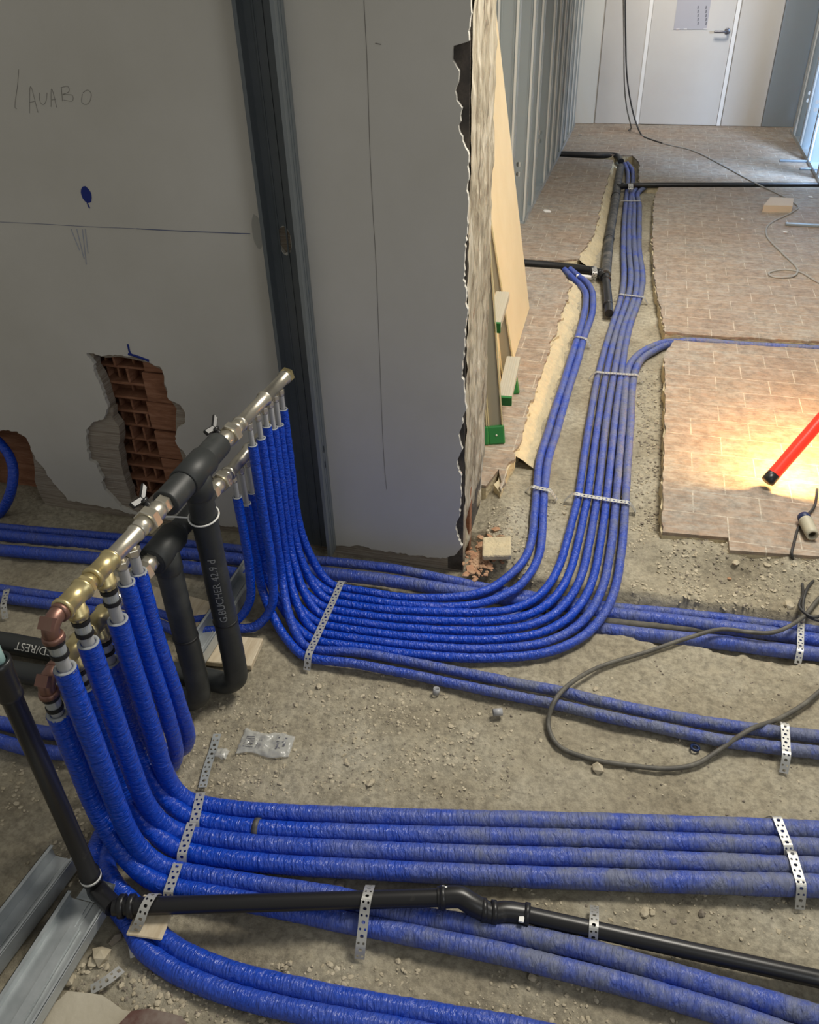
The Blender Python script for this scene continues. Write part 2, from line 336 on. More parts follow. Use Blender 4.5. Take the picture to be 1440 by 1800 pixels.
# ---------------------------------------------------------------- outlines -> solid slabs
def jag(P, amp, step, seed=0, skip=()):
    out = []; n = len(P)
    for i in range(n):
        a, c = V(P[i]), V(P[(i+1) % n]); L = (c-a).length; k = max(1, int(L/step))
        nr = V((-(c-a).y, (c-a).x))/max(L, 1e-6)
        for j in range(k):
            p = a+(c-a)*j/k
            if i not in skip and (j or i-1 not in skip):
                s_ = i*13.7+j*step
                p = p+nr*amp*(noise.noise(V((s_*9+seed, seed, 0)))*1.2+noise.noise(V((s_*33+seed, 5, seed)))*.9+noise.noise(V((s_*110+seed, 8, seed)))*.9)
            out.append(p)
    return out
def slab(mb, loops, to3, d0, d1):
    """solid plate from 2D outer + hole loops. to3(u, v, d) -> world"""
    vv = [[V((p[0], p[1], 0)) for p in l] for l in loops]
    tri = tessellate_polygon(vv); flat = [p for l in vv for p in l]; n = len(flat)
    vs = [to3(p.x, p.y, d0) for p in flat]+[to3(p.x, p.y, d1) for p in flat]
    fs = [tuple(t) for t in tri]+[tuple(n+k for k in reversed(t)) for t in tri]
    o = 0
    for l in vv:
        m = len(l)
        for i in range(m): fs.append((o+i, o+(i+1) % m, n+o+(i+1) % m, n+o+i))
        o += m
    mb.add(vs, fs)
ZT = .06
def px2(L, z=ZT): return [(G(x, y, z).x, G(x, y, z).y) for x, y in L]
def tile_slab(name, P, skip=(), amp=.010, seed=1, label=None, z0=-.03, zt=ZT):
    Q = jag(P, amp, .025, seed, skip)
    b = MB(); slab(b, [Q], lambda u, v, d: V((u, v, d)), zt-.012, zt); o = b.build(name, M['tile']); recalc(o); tag(o, kind='structure', label=label)
    Q2 = jag(P, amp*1.6, .025, seed+5, skip); b = MB()
    slab(b, [Q2], lambda u, v, d: V((u, v, d)), z0, zt-.0125); o2 = b.build('floor_screed', M['screed']); recalc(o2); tag(o2, kind='structure', label='mortar bed under the floor tiles')
    return o
near = px2([(1165, 935), (1281, 945), (1283, 967), (1440, 978)])
tile_slab('floor_tiles', [near[0], near[1], near[2], near[3], (2.2, near[3][1]-.03), (2.2, 4.10), px2([(1440, 614)])[0], px2([(1260, 603)])[0], px2([(1185, 598)])[0], px2([(1168, 625)])[0], px2([(1170, 700)])[0], px2([(1168, 780)])[0], px2([(1166, 850)])[0]],
          skip=(0, 1, 2, 3, 4, 5), amp=.006, seed=2, label='tiled floor piece lit yellow by the lamp')
tile_slab('floor_tiles', px2([(1170, 583), (1220, 588), (1440, 600)])+[(2.2, 4.18), (2.2, 6.96)]+px2([(1440, 329), (1158, 329), (1150, 350), (1147, 420), (1152, 500)]), skip=(2, 3, 4, 5), amp=.008, seed=3,
          label='tiled corridor floor piece beyond the blue pipe groove')
tile_slab('floor_tiles', px2([(1140, 323), (1440, 323)])+[(2.2, 7.12), (2.2, 9.5), (-.95, 9.5), (-.95, 7.95)]+px2([(995, 268), (1112, 273), (1124, 285), (1124, 320)]), skip=(0, 1, 2, 3, 4, 5, 6), amp=.006, seed=4,
          label='farthest tiled floor piece in front of the door')
tile_slab('floor_tiles', px2([(992, 276), (1078, 281), (1060, 345), (1045, 410), (1015, 455), (975, 458), (912, 455)])+[(-.98, 4.95), (-.98, 7.75)], skip=(0, 5, 6, 7, 8), amp=.012, seed=5,
          label='tiled floor piece beside the left studs')
tile_slab('floor_tiles', px2([(910, 468), (985, 473), (1004, 500), (985, 560), (960, 630), (930, 720), (905, 800), (880, 862)])+[(-.375, 2.52), (-.40, 2.40), (-.98, 2.42), (-.98, 4.83)], skip=(0, 8, 9, 10, 11), amp=.012, seed=6,
          label='tiled floor piece under the leaning board and ladder')
# sloping mortar bank beside the left-hand slabs (yellowish lumps)
def bank(path_px, width, seed, h=ZT-.006):
    P = cat_path([G(x, y, ZT) for x, y in path_px], .02); b = MB(); vs = []; k = 7
    for i, p in enumerate(P):
        t = (P[min(i+1, len(P)-1)]-P[max(0, i-1)]).normalized(); nr = V((t.y, -t.x, 0))
        if nr.x < 0: nr = -nr
        w = width*(1+.45*noise.noise(V((i*.12, seed, 0)))+.25*noise.noise(V((i*.5, seed, 2))))
        for j in range(k):
            f = j/(k-1); q = p+nr*(w*f-.02*(1-f))
            q.z = h*(1-f)**.8-.012*f+.008*noise.noise(V((q.x*30, q.y*30, seed))) * (1 if j else .2); vs.append(q)
    n = len(P); b.add(vs, [(i*k+j, i*k+j+1, (i+1)*k+j+1, (i+1)*k+j) for i in range(n-1) for j in range(k-1)], True)
    o = b.build('floor_screed', M['screed']); recalc(o); tag(o, kind='structure', label='broken yellowish mortar bank beside the trench'); return o
bank([(1002, 488), (1000, 510), (983, 565), (960, 630), (930, 720), (908, 795)], .075, 1)
bank([(1078, 284), (1060, 345), (1045, 410), (1020, 452)], .07, 2)

# ---------------------------------------------------------------- the left wall
YW = 2.05
def wp(L, Y=YW): return [(GY(x, y, Y).x, GY(x, y, Y).z) for x, y in L]
hole = wp([(152, 620), (190, 624), (240, 628), (262, 636), (285, 650), (290, 678), (297, 702), (318, 712), (328, 728), (325, 745), (312, 752), (308, 775), (320, 792), (326, 806), (300, 850), (270, 880), (238, 905), (208, 888), (185, 862), (178, 835), (170, 818), (155, 808), (150, 755), (162, 744), (180, 736), (188, 712), (182, 690), (170, 665), (166, 640)])
edge = [(828, -60), (826, 40), (824, 70), (800, 82), (795, 105), (808, 125), (800, 160), (812, 190), (806, 220), (816, 262), (823, 280), (821, 400), (817, 470), (822, 560), (812, 640), (820, 720), (806, 765), (812, 790), (803, 812), (812, 850), (808, 900), (800, 930), (812, 960)]
rght = wp(edge); base = wp([(795, 978), (770, 981), (700, 972), (640, 962), (585, 958), (560, 950), (520, 935), (400, 925), (300, 915), (240, 905), (195, 893), (150, 885), (120, 880)])
left_break = wp([(90, 845), (60, 800), (45, 768), (30, 758), (0, 757)])
outer = [(-2.5, 2.7), (-.405, 2.7)]+rght+base+left_break+[(-2.5, left_break[-1][1]+.01)]
nO = len(outer)
outerj = jag(outer, .006, .008, 3, skip=(0, 1, nO-1))
holej = jag(hole, .007, .008, 4)
stud_hole = wp([(486, 402), (500, 398), (510, 412), (512, 440), (500, 446), (488, 430)])
b = MB(); slab(b, [outerj, holej, stud_hole], lambda u, v, d: V((u, d, v)), YW, YW+.014); o = b.build('wall_left', M['wall']); recalc(o); tag(o, kind='structure', label='grey-white plastered wall with broken edges and a knocked hole')
WALL = o
hole2 = wp([(160, 626), (200, 630), (258, 640), (281, 654), (287, 680), (294, 705), (306, 722), (304, 750), (306, 775), (314, 795), (318, 812), (296, 848), (268, 876), (242, 896), (226, 884), (216, 850), (210, 820), (205, 790), (206, 752), (192, 738), (188, 712), (176, 675), (165, 650)])
core_hole_l = wp([(-60, 757), (20, 760), (45, 775), (55, 810), (60, 860), (85, 905), (-60, 925)])
b = MB(); slab(b, [[(-2.5, 2.7), (-.412, 2.7), (-.412, -.08), (-2.5, -.08)], jag(hole2, .008, .02, 9), jag(core_hole_l, .008, .03, 2)], lambda u, v, d: V((u, d, v)), YW+.0145, YW+.05)
o = b.build('wall_core', M['ribbed']); recalc(o); tag(o, kind='structure', label='ribbed terracotta brickwork under the plaster')
b = MB(); b.box((-2.5, YW+.115, -.1), (-.412, YW+.15, 2.7)); tag(b.build('wall_core', M['brick']), kind='structure', label='red brick back of the knocked hole')
b = MB(); b.box((-2.5, YW+.151, -.1), (-.415, 2.37, 2.7)); tag(b.build('wall_core', M['void']), kind='structure', label='dark inner body of the wall')
b = MB(); b.box((-.462, YW+.0138, -.06), (-.4125, YW+.0144, 2.7)); tag(b.build('wall_core', M['void']), kind='structure', label='thin dark sheet standing for the shaded gap beside the wall end')  # shade of the gap put in as a dark sheet
# broken hollow brick cells in the holes
rb = random.Random(5)
b = MB()
x0, x1 = min(p[0] for p in hole2)-.02, max(p[0] for p in hole2)+.02
zb, zt_ = min(p[1] for p in hole2)-.02, max(p[1] for p in hole2)+.02
z = zb; r_ = 0
while z < zt_:
    y0 = YW+.052+rb.uniform(0, .016)
    b.box((x0, y0, z), (x1, YW+.115, z+.009))
    x = x0+rb.uniform(0, .03)
    while x < x1:
        yf = YW+.054+rb.choice([0, .012, .03, .045])
        b.box((x, yf, z+.009), (x+.008, YW+.115, z+.058)); x += rb.uniform(.038, .062)
    r_ % 2 == 0 and globals().update(mid=x0+(x1-x0)*.55+rb.uniform(-.025, .015), yf2=YW+.044+rb.uniform(0, .012))
    b.box((mid, yf2, z+(.004 if r_ % 2 == 0 else -.002)), (x1, YW+.114, z+(.053 if r_ % 2 else .056)))   # unbroken brick faces on the right
    z += .054; r_ += 1
o = b.build('wall_core', M['brick']); tag(o, kind='structure', label='broken cells of hollow red brick inside the knocked hole')
md = o.modifiers.new('b', 'BEVEL'); md.width = .002; md.segments = 1
# loose mortar lumps on the left rim of the hole
b = MB()
for (x, y, sx, sy) in [(180, 780, .035, .05), (190, 830, .03, .035), (196, 862, .028, .03), (192, 720, .025, .018)]:
    c = GY(x, y, YW+.03); b.obox(c, (sx, 0, .002), (0, .017, 0), (.004, 0, sy))
o = b.build('wall_core', M['ribbed']); tag(o, kind='structure', label='grey ribbed mortar patches on the rim of the hole')
md = o.modifiers.new('b', 'BEVEL'); md.width = .006; md.segments = 2
# wall end (jamb)
ys = lin(YW+.016, 2.385, .012); zs = lin(-.06, 2.7, .012); b = MB(); ny = len(ys)
vs = []
for z in zs:
    for y in ys:
        lo = .05*(1-sstep(.0, .22, z))
        vs.append((-.408+.006*noise.noise(V((y*20, z*7, 1)))+.006*noise.noise(V((y*60, z*25, 4)))-lo*(.3+.5*noise.noise(V((y*9, z*12, 8)))), y, z))
b.add(vs, [(j*ny+i, j*ny+i+1, (j+1)*ny+i+1, (j+1)*ny+i) for j in range(len(zs)-1) for i in range(ny-1)], True)
b.box((-.44, YW+.016, -.06), (-.425, 2.384, 2.7))
tag(b.build('wall_end', M['jamb']), kind='structure', label='rough broken end of the wall at the corridor')
b = MB(); b.box((-2.5, 2.372, -.06), (-.415, 2.387, 2.7)); tag(b.build('wall_back', M['wall']), kind='structure', label='corridor side of the wall')
# marks on the wall (children of the wall skin)
def on_wall(px, py, off=.0006): return GY(px, py, YW)-V((0, off, 0))
def stroke(mb, pts, r=.0005):
    mb.tube(cat_path([on_wall(x, y) for x, y in pts], .006), r, 5)
b = MB()
for s in [[(33, 122), (31, 150), (27, 190), (30, 191)], [(52, 199), (54, 152), (67, 198)], [(52, 180), (62, 178)], [(70, 163), (71, 180), (76, 184), (81, 178), (83, 163)],
          [(90, 188), (91, 156), (100, 189)], [(90, 176), (98, 174)], [(108, 153), (110, 178)], [(107, 154), (120, 152), (122, 160), (110, 166)], [(110, 166), (128, 168), (128, 177), (112, 176)], [(145, 165), (144, 180), (151, 184), (159, 176), (160, 163), (154, 158), (146, 163)]]: stroke(b, s)
tag(b.build('pencil_writing', M['pencil'], WALL), label='faint pencil lettering LAVABO')
b = MB()
stroke(b, [(0, 390), (80, 394), (150, 398), (240, 402)], .0006); stroke(b, [(240, 402), (340, 407), (440, 411)], .0012)
b.build('chalk_line', M['bluechalk'], WALL)
b = MB(); stroke(b, [(640, 0), (646, 120), (652, 300), (662, 480), (668, 640), (676, 820), (680, 860)], .0007); stroke(b, [(660, 76), (670, 78)], .001); b.build('crack', M['pencil'], WALL)
def blob(mb, px, py, rx, rz, off=.0008, seed=0):
    c = on_wall(px, py, off); n = 28
    P = [c+V((rx*math.cos(t)*(1+.12*noise.noise(V((math.cos(t)*2, math.sin(t)*2, seed)))), 0, rz*math.sin(t)*(1+.12*noise.noise(V((math.cos(t)*2, math.sin(t)*2, seed+3)))))) for t in [2*math.pi*i/n for i in range(n)]]
    mb.add(P+[p+V((0, off*.8, 0)) for p in P], [tuple(range(n))]+[(i, (i+1) % n, n+(i+1) % n, n+i) for i in range(n)])
b = MB(); blob(b, 152, 342, .016, .022); stroke(b, [(152, 350), (155, 360), (158, 366)], .0018)
stroke(b, [(225, 605), (228, 618), (231, 623)], .003); 
for s in [[(226, 622), (240, 626), (262, 634)]]: stroke(b, s, .004)
tag(b.build('blue_paint_spot', M['bluepaint'], WALL), label='round dark blue spray paint spot with a drip')
b = MB()
for (x, y, rx, rz) in [(452, 408, .014, .045)]: blob(b, x-(6 if x > 700 else 0), y, rx, rz, .0004, x)
b.build('filler_patch', mat('filler_grey', (.40, .395, .36), .85, bump=(30, .5, .004)), WALL)
b = MB()
for s in [[(125, 402), (140, 440)], [(135, 402), (148, 455)], [(145, 403), (152, 465)], [(150, 403), (155, 445)]]: stroke(b, s, .0012)
b.build('blue_smear', mat('faint_smear', (.38, .40, .46), .85), WALL)
# hidden part of the flat behind the wall + left room surfaces seen through the hole in the corner
# ---------------------------------------------------------------- C-shaped profiles
def holes_strip(mb, o, u, v, w, L, th, holes):
    """flat strip (width w along u, length L along v) with round holes (dist along v, offset across, radius)"""
    o, u, v = V(o), V(u).normalized(), V(v).normalized(); nrm = u.cross(v)
    loops = [[(0, 0), (w, 0), (w, L), (0, L)]]
    for (t, c, r, ry) in holes: loops.append([(c+r*math.cos(a), t+ry*math.sin(a)) for a in [2*math.pi*i/16 for i in range(16)]])
    slab(mb, loops, lambda a, c, d: o+u*a+v*c+nrm*d, 0, th)
# stud screwed to the wall
xs0, xs1 = -.945, -.845
r = thing('wall_stud', 'dark grey upright steel channel fixed to the plastered wall behind the pipe manifold', 'metal stud', (-.895, 2.02, 0))
b = MB(); c = GY(500, 424, 2.045)
holes_strip(b, (xs0, 2.049, -.03), (1, 0, 0), (0, 0, 1), xs1-xs0, 2.7, .0012, [(c.z+.03, min(.070, max(.03, c.x-xs0)), .019, .040)])
for xx in (xs0+.022, xs0+.045, xs0+.07): b.box((xx, 2.0445, -.03), (xx+.004, 2.0475, 2.67))
b.build('web', M['galvshade'], r)
b = MB(); b.box((xs0-.0012, 1.992, -.03), (xs0, 2.049, 2.67)); b.box((xs0, 1.992, -.03), (xs0+.009, 1.9932, 2.67)); b.build('flange', M['galvshade'], r)
b = MB(); hz = [GX(548, 820, xs1), GX(552, 846, xs1)]
holes_strip(b, (xs1, 1.992, -.03), (0, 1, 0), (0, 0, 1), .057, 2.7, .0012, [(h.z+.03, .030, .011, .013) for h in hz])
b.box((xs1-.009, 1.992, -.03), (xs1, 1.9932, 2.67)); b.box((xs1+.0012, 2.012, -.03), (xs1+.003, 2.015, 2.67)); b.box((xs1+.0012, 2.027, -.03), (xs1+.003, 2.030, 2.67))
o = b.build('flange', mat('lit_side_steel', (.25, .275, .285), .45, .4), r)  # lighter copy of the same steel, paints the lit outer face

# ---------------------------------------------------------------- corridor shell
b = MB(); b.box((-1.06, 2.6, 0), (-1.03, 6.75, 2.7)); b.box((-1.06, 7.5, 0), (-1.03, 9.6, 2.7)); b.box((-1.6, 6.6, 0), (-1.57, 7.6, 2.7)); tag(b.build('wall_corridor_left', M['plasterboard']), kind='structure', label='plasterboard behind the left row of studs')
b = MB(); b.box((1.62, 5.4, 0), (1.65, 9.6, 2.7)); tag(b.build('wall_corridor_right', M['plasterboard']), kind='structure', label='plasterboard behind the right row of studs')
YF = 9.22
b = MB(); b.box((-1.03, YF+.02, 0), (1.62, YF+.05, 2.7)); tag(b.build('wall_far', M['panel']), kind='structure', label='end wall of the corridor')
def farx(px, py=222): return GY(px, py, YF).x
fx = [farx(1045), farx(1116), farx(1259), farx(1337)]
b = MB(); b.box((fx[0]+.002, YF, ZT+.003), (fx[1]-.002, YF+.019, 2.7)); tag(b.build('wall_panel', M['panel']), kind='structure', label='grey laminate panel left of the door')
b = MB(); b.box((fx[2]+.045, YF, ZT+.003), (fx[3], YF+.019, 2.7)); tag(b.build('wall_panel', M['panel']), kind='structure', label='grey laminate panel right of the door')
b = MB(); b.box((fx[3]+.01, YF+.005, ZT+.003), (1.32, YF+.019, 2.7)); tag(b.build('wall_panel', M['bluesteel']), kind='structure', label='blue-grey sheet at the right end of the far wall')
b = MB(); b.box((-1.03, YF-.02, ZT+.003), (fx[0]-.012, YF+.01, 2.7)); tag(b.build('wall_panel', M['plasterboard']), kind='structure', label='narrow pale wall strip in the left far corner')
b = MB(); b.box((fx[1]+.038, YF, ZT+.006), (fx[2]-.004, YF+.019, 2.15)); D = b.build('door_1', M['panel']); tag(D, kind='structure', label='grey flush door at the far end of the corridor')
for i, x in enumerate((fx[1], fx[2])):
    b = MB(); b.box((x, YF-.008, ZT+.003), (x+.034, YF+.02, 2.7)); tag(b.build('trim_%d' % (i+1), M['trim']), kind='structure', label='white vertical door frame strip')
h = GY(1279, 55, YF-.02)
b = MB(); b.lathe(h+V((0, .019, 0)), (0, -1, 0), [(0, .026), (.01, .026), (.012, .02)], 20); b.tube(cat_path([h+V((0, .01, 0)), h+V((0, -.03, 0)), h+V((-.02, -.045, 0)), h+V((-.12, -.045, 0))], .01), .010, 10)
b.build('door_handle', mat('dark_handle', (.16, .16, .18), .3, .7), D)
b = MB(); p0, p1 = GY(1184, 52, YF-.002), GY(1250, 2, YF-.002); b.box((p0.x, YF-.004, p0.z), (p1.x, YF-.001, p1.z+.18)); nt_ = b.build('notice', M['paper'], D); nt_['label'] = 'grey paper notice'
b = MB()
for x in (1227, 1241):
    for k in range(5): q = GY(x, 44-k*7, YF-.0045); b.box((q.x-.004, YF-.0052, q.z), (q.x+.004, YF-.0042, q.z+.025))
b.build('notice_text', M['ink'], nt_)
b = MB()
for x in (1192, 1205, 1240): q = GY(x, 51, YF-.0045); b.box((q.x-.015, YF-.0052, q.z-.004), (q.x+.015, YF-.0042, q.z+.004))
b.build('tape', M['white'], nt_)

# studs in the corridor
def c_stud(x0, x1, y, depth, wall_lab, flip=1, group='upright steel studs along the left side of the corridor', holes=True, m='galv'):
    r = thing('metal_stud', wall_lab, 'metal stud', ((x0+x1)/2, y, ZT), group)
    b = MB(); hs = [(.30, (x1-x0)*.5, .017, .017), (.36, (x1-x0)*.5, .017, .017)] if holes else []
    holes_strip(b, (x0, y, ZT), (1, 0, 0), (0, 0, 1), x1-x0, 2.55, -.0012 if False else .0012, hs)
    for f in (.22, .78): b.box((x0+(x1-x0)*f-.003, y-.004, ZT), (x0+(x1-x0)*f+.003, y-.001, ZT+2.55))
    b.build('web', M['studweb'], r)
    for xx in (x0+.006, x1-.018): q_ = MB(); q_.box((xx, y-.007, ZT), (xx+.012, y-.0015, ZT+2.55)); q_.build('lip', M['litlip'], r)  # added bright strips on a darker web, lit edges put into colour
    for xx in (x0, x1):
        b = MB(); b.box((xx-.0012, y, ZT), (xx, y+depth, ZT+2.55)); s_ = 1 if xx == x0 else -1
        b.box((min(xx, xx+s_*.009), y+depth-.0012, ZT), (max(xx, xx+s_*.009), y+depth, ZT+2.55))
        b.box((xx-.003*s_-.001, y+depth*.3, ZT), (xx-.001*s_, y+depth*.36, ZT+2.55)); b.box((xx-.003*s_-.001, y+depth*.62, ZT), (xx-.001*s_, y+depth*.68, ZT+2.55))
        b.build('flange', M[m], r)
    return r
LS = [5.00, 5.66, 6.06, 6.72, 7.10, 7.48, 7.86, 8.24, 8.62, 8.96]
ordn = ['nearest', 'second', 'third', 'fourth', 'fifth', 'sixth', 'seventh', 'eighth', 'ninth', 'tenth and last']
for y, o_ in zip(LS, ordn): c_stud(-.86, -.735, y, .05, o_+' galvanised stud in the left corridor row, counted from the leaning board')
RS = [8.78, 8.30, 7.72, 7.15]
for y, o_ in zip(RS, ['farthest, next to the blue-grey sheet', 'second from the far wall', 'third from the far wall, in the glare', 'nearest, at the right picture edge']):
    c_stud(1.275, 1.40, y, .05, 'blue-lit stud on the right of the corridor, '+o_, group='upright steel studs along the right side of the corridor')
for nm, x0, x1, y0, y1, lb in [('floor_track', -.862, -.733, 5.6, 9.1, 'low steel floor track carrying the left row of corridor studs'), ('floor_track', 1.272, 1.402, 7.0, 9.0, 'low steel floor track carrying the right row of corridor studs')]:
    b = MB(); b.box((x0, y0, ZT+.0005), (x1, y1, ZT+.0015)); b.box((x0-.0015, y0, ZT), (x0, y1, ZT+.03)); b.box((x1, y0, ZT), (x1+.0015, y1, ZT+.03)); tag(b.build(nm, M['galv']), lb, 'metal track')

# leaning fibre board
b = MB(); bl = V((-.50, 4.08, ZT+.001)); lean = V((-.335, 0, 2.0)).normalized(); along = V((.03, -1, 0)).normalized(); nn = lean.cross(along).normalized()
b.obox(bl+lean*.99+along*.62+nn*.008, along*.62, nn*.008, lean*.985)
tag(b.build('leaning_board', M['board']), 'large pale yellow board leaning against the left studs behind the ladder', 'board')

# ---------------------------------------------------------------- ladder (folded, green feet)
lad = thing('step_ladder', 'folded pale metal step ladder with green rubber feet leaning behind the wall end', 'ladder', (-.45, 2.9, ZT))
def rail(p0, p1, w=.026, t=.012, name='rail'):
    p0, p1 = V(p0), V(p1); d = (p1-p0).normalized(); s_ = V((1, .25, 0)); s_ = (s_-d*s_.dot(d)).normalized(); n_ = d.cross(s_)
    b = MB(); c = (p0+p1)/2; h = (p1-p0).length/2
    b.obox(c+n_*0, s_*(w*.86), n_*.002, d*h)
    wb = b.build('rail_web', M['railweb'], lad); b = MB()
    b.obox(c+s_*w, s_*.002, n_*t, d*h); b.obox(c-s_*w, s_*.002, n_*t, d*h)
    o = b.build(name, M['alu'], lad)
    f = MB(); f.obox(p0+d*.03, s_*(w+.006), n_*(t+.006), d*.036); q = f.build('foot', M['green'], lad); md = q.modifiers.new('b', 'BEVEL'); md.width = .006; md.segments = 2; q['label'] = 'green rubber foot'
    g = MB(); g.lathe(p0+d*.03-n_*(t+.0055), -n_, [(0, .004), (.002, .004)], 10); g.build('rivet', M['strap'], q)
    return d, s_, n_
A0, A1 = G(873, 778, ZT+.004), None
feet = [(G(873, 776, ZT+.002), GY(846, 560, 2.80+.0)), (G(846, 778, ZT+.002), GY(838, 560, 2.78))]
topz = 1.15
def lean_rail(foot, px_top, py_top, ytop): return rail(foot, GY(px_top, py_top, ytop))
lean_rail(G(873, 777, ZT+.002), 842, 330, 2.95)
lean_rail(G(845, 779, ZT+.002), 818, 330, 2.93)
lean_rail(G(900, 690, ZT+.002), 842, 330, 3.28)
lean_rail(G(877, 697, ZT+.002), 822, 330, 3.26)
def tread(pa, pb, yy_a, yy_b):
    a, c = GY(pa[0], pa[1], yy_a), GY(pb[0], pb[1], yy_b); d = (c-a).normalized(); s_ = d.cross(V((0, 0, 1))).normalized(); n_ = s_.cross(d)
    b = MB(); m_ = (a+c)/2; h = (c-a).length/2
    b.obox(m_, d*h, s_*.026, n_*.003); b.obox(m_+s_*.026-n_*.012, d*h, s_*.0015, n_*.014); b.obox(m_-s_*.026-n_*.012, d*h, s_*.0015, n_*.014)
    for k in (-2, -1, 0, 1, 2): b.obox(m_+s_*k*.009+n_*.0035, d*h, s_*.0018, n_*.0012)
    o = b.build('step', M['step'], lad); f = MB(); f.obox(a+d*.004-n_*.01, d*.006, s_*.03, n_*.02); f.build('end_cap', M['green'], o)
tread((886, 702), (903, 628), 2.83, 3.09)
tread((866, 572), (884, 514), 2.90, 3.16)

# ---------------------------------------------------------------- blue insulated pipes
PR = []
def pipe(pts, r, label, group=None, d0=0.0, d1=.8, name='insulated_pipe', ms='foil', wr=.0014, step=.0065, core=None, raw=False, r1=None, dknee=(.15, .5), n=16):
    pts = [V(p) for p in pts]
    u_ = (pts[-1]-pts[-2]).normalized()
    if u_.x > .5 and pts[-1].x > -.2 and pts[-1].y < 4.4 and not (1.9 < pts[-1].y < 2.0 and pts[-1].x < .4) and 'muddy' not in name: pts.append(pts[-1]+u_*.8)   # carries on beyond the picture
    if u_.x < -.5 and pts[-1].x < -1.3 and pts[-1].y < 1.95: pts.append(pts[-1]+u_*.5)
    P = cat_path(pts, step) if not raw else pts
    r_ = r if r1 is None else (lambda t: r+(r1-r)*sstep(.2, .7, t))
    b = MB(); b.tube(P, r_, n, True, wr, (lambda t: d0+(d1-d0)*sstep(dknee[0], dknee[1], t)), random.random()*50)
    o = b.build(name, M[ms]); tag(o, label, 'pipe', group); PR.append(o)
    if core:  # (length of grey pipe above, radius, collar kind)
        L, rc, kind = core; p = V(P[0]); d = (V(P[0])-V(P[1])).normalized(); d = V((0, 0, 1))
        c = MB(); c.tube([p-d*.01, p+d*.001+d*L*.5, p+d*L], rc, 16); c.build('grey_pipe_end', M['greypipe'], o)
        k = MB(); k.lathe(p-d*.004, d, [(0, rc+.0015), (.0052, rc+.0015), (.0052, r-.0006), (0, r-.0006)], 20, closed=False); k.build('foam_ring', M['foam'], o)
        if kind == 'press':
            for dz_, L_ in ((.040, .009), (.012, .010)):
                k = MB(); k.lathe(p+d*(L-dz_), d, [(0, rc), (0, rc+.0042), (L_, rc+.0042), (L_, rc)], 24, False); k.build('black_ring', M['ring'], o)
            k = MB(); k.lathe(p+d*(L-.0315), d, [(0, rc+.0022), (.020, rc+.0022)], 24, False); k.build('press_sleeve', M['galv'], o)
    return o
ZU, XU, ZLO, XLO = .704, -.87, .538, -.94
HS = .036   # the manifolds sag slightly towards the wall
# straps later need the pipes' layout: floor points
GN = 'blue insulated pipes dropping from the near end of the manifold'
GF = 'blue insulated pipes dropping from the far end of the manifold'
RN = .0205
def gl(L, z): return [G(x, y, z) for x, y in L]
def riser(X, Y, zt, zk, pts, tanlen=.22, tdir=None):
    """vertical drop to zk, curved foot, then the floor path"""
    a = V((X, Y, zk)); c = pts[0]; tb = (tdir or (pts[1]-pts[0])).normalized()
    return [V((X, Y, zt)), V((X, Y, (zt+zk)/2)), a]+hermite(a, (0, 0, -tanlen*1.5), c, tb*tanlen*1.25, 7)+pts
# rows on the floor, numbered from the far row to the near one
rows = {
 'N3': [(364, 1416), (450, 1426), (700, 1437), (1060, 1446), (1440, 1460), (1620, 1470)],
 'M3': [(357, 1443), (450, 1456), (700, 1467), (1060, 1476), (1440, 1491), (1620, 1502)],
 'N2': [(344, 1470), (450, 1484), (700, 1498), (1060, 1510), (1440, 1525), (1620, 1535)],
 'M2': [(338, 1500), (450, 1516), (700, 1531), (1060, 1546), (1440, 1557), (1620, 1565)],
 'N1': [(318, 1532), (437, 1553), (535, 1567), (603, 1579), (700, 1607), (803, 1622), (906, 1642), (1008, 1664), (1111, 1692), (1214, 1722), (1317, 1752), (1440, 1789), (1600, 1840)],
 'M1': [(303, 1560), (400, 1578), (500, 1598), (632, 1626), (700, 1639), (803, 1660), (906, 1682), (1008, 1708), (1111, 1734), (1214, 1764), (1317, 1796), (1440, 1840)],
}
lab = {
 'N3': 'long blue insulated pipe, farthest of the four side by side across the foreground',
 'M3': 'second of the four long foreground blue pipes, with a dark tape band',
 'N2': 'long blue insulated pipe, third of the four side by side across the foreground',
 'M2': 'long blue insulated pipe, nearest and thickest of the four foreground rows',
 'N1': 'blue pipe from the upper copper elbow, upper one running under the black pipe',
 'M1': 'blue pipe from the lower copper elbow, lower one running under the black pipe'}
tops = {'N1': (XU, .823, .619, ('press', .028*1)), 'N2': (XU, .893, .614, None), 'N3': (XU, .983, .590, None), 'M1': (XLO, .835, .470, None), 'M2': (XLO, .918, .455, None), 'M3': (XLO, 1.005, .440, None)}
for k in ('N3', 'M3', 'N2', 'M2', 'N1', 'M1'):
    X, Y, zt, _ = tops[k]; fl = gl(rows[k], RN+.001)
    hz_ = (ZU if k[0] == 'N' else ZLO)+HS*(1.33-Y)-(-.012 if k[1] == '1' else 0)
    P = riser(X, Y, zt, .27 if k[0] == 'N' else .25, fl, .24)
    pipe(P, RN, lab[k], GN, d0=.02, d1=1.05, core=(hz_-.044-zt, .0120, 'press'), r1=(.0215 if k != 'M2' else .0235), dknee=(.15, .5))
pipe([V((XU, 1.036, .640)), V((XU, 1.036, .45)), V((XU+.002, 1.04, .25)), V((-.885, 1.05, .10)), V((-.93, 1.055, .03)), V((-1.05, 1.06, .022))]+gl([(60, 1318), (-10, 1300), (-120, 1275)], RN), .0175,
     'blue insulated pipe, nearer of the two thin risers beside the black insulated risers', GN, d1=.5, core=(.042, .0105, None))
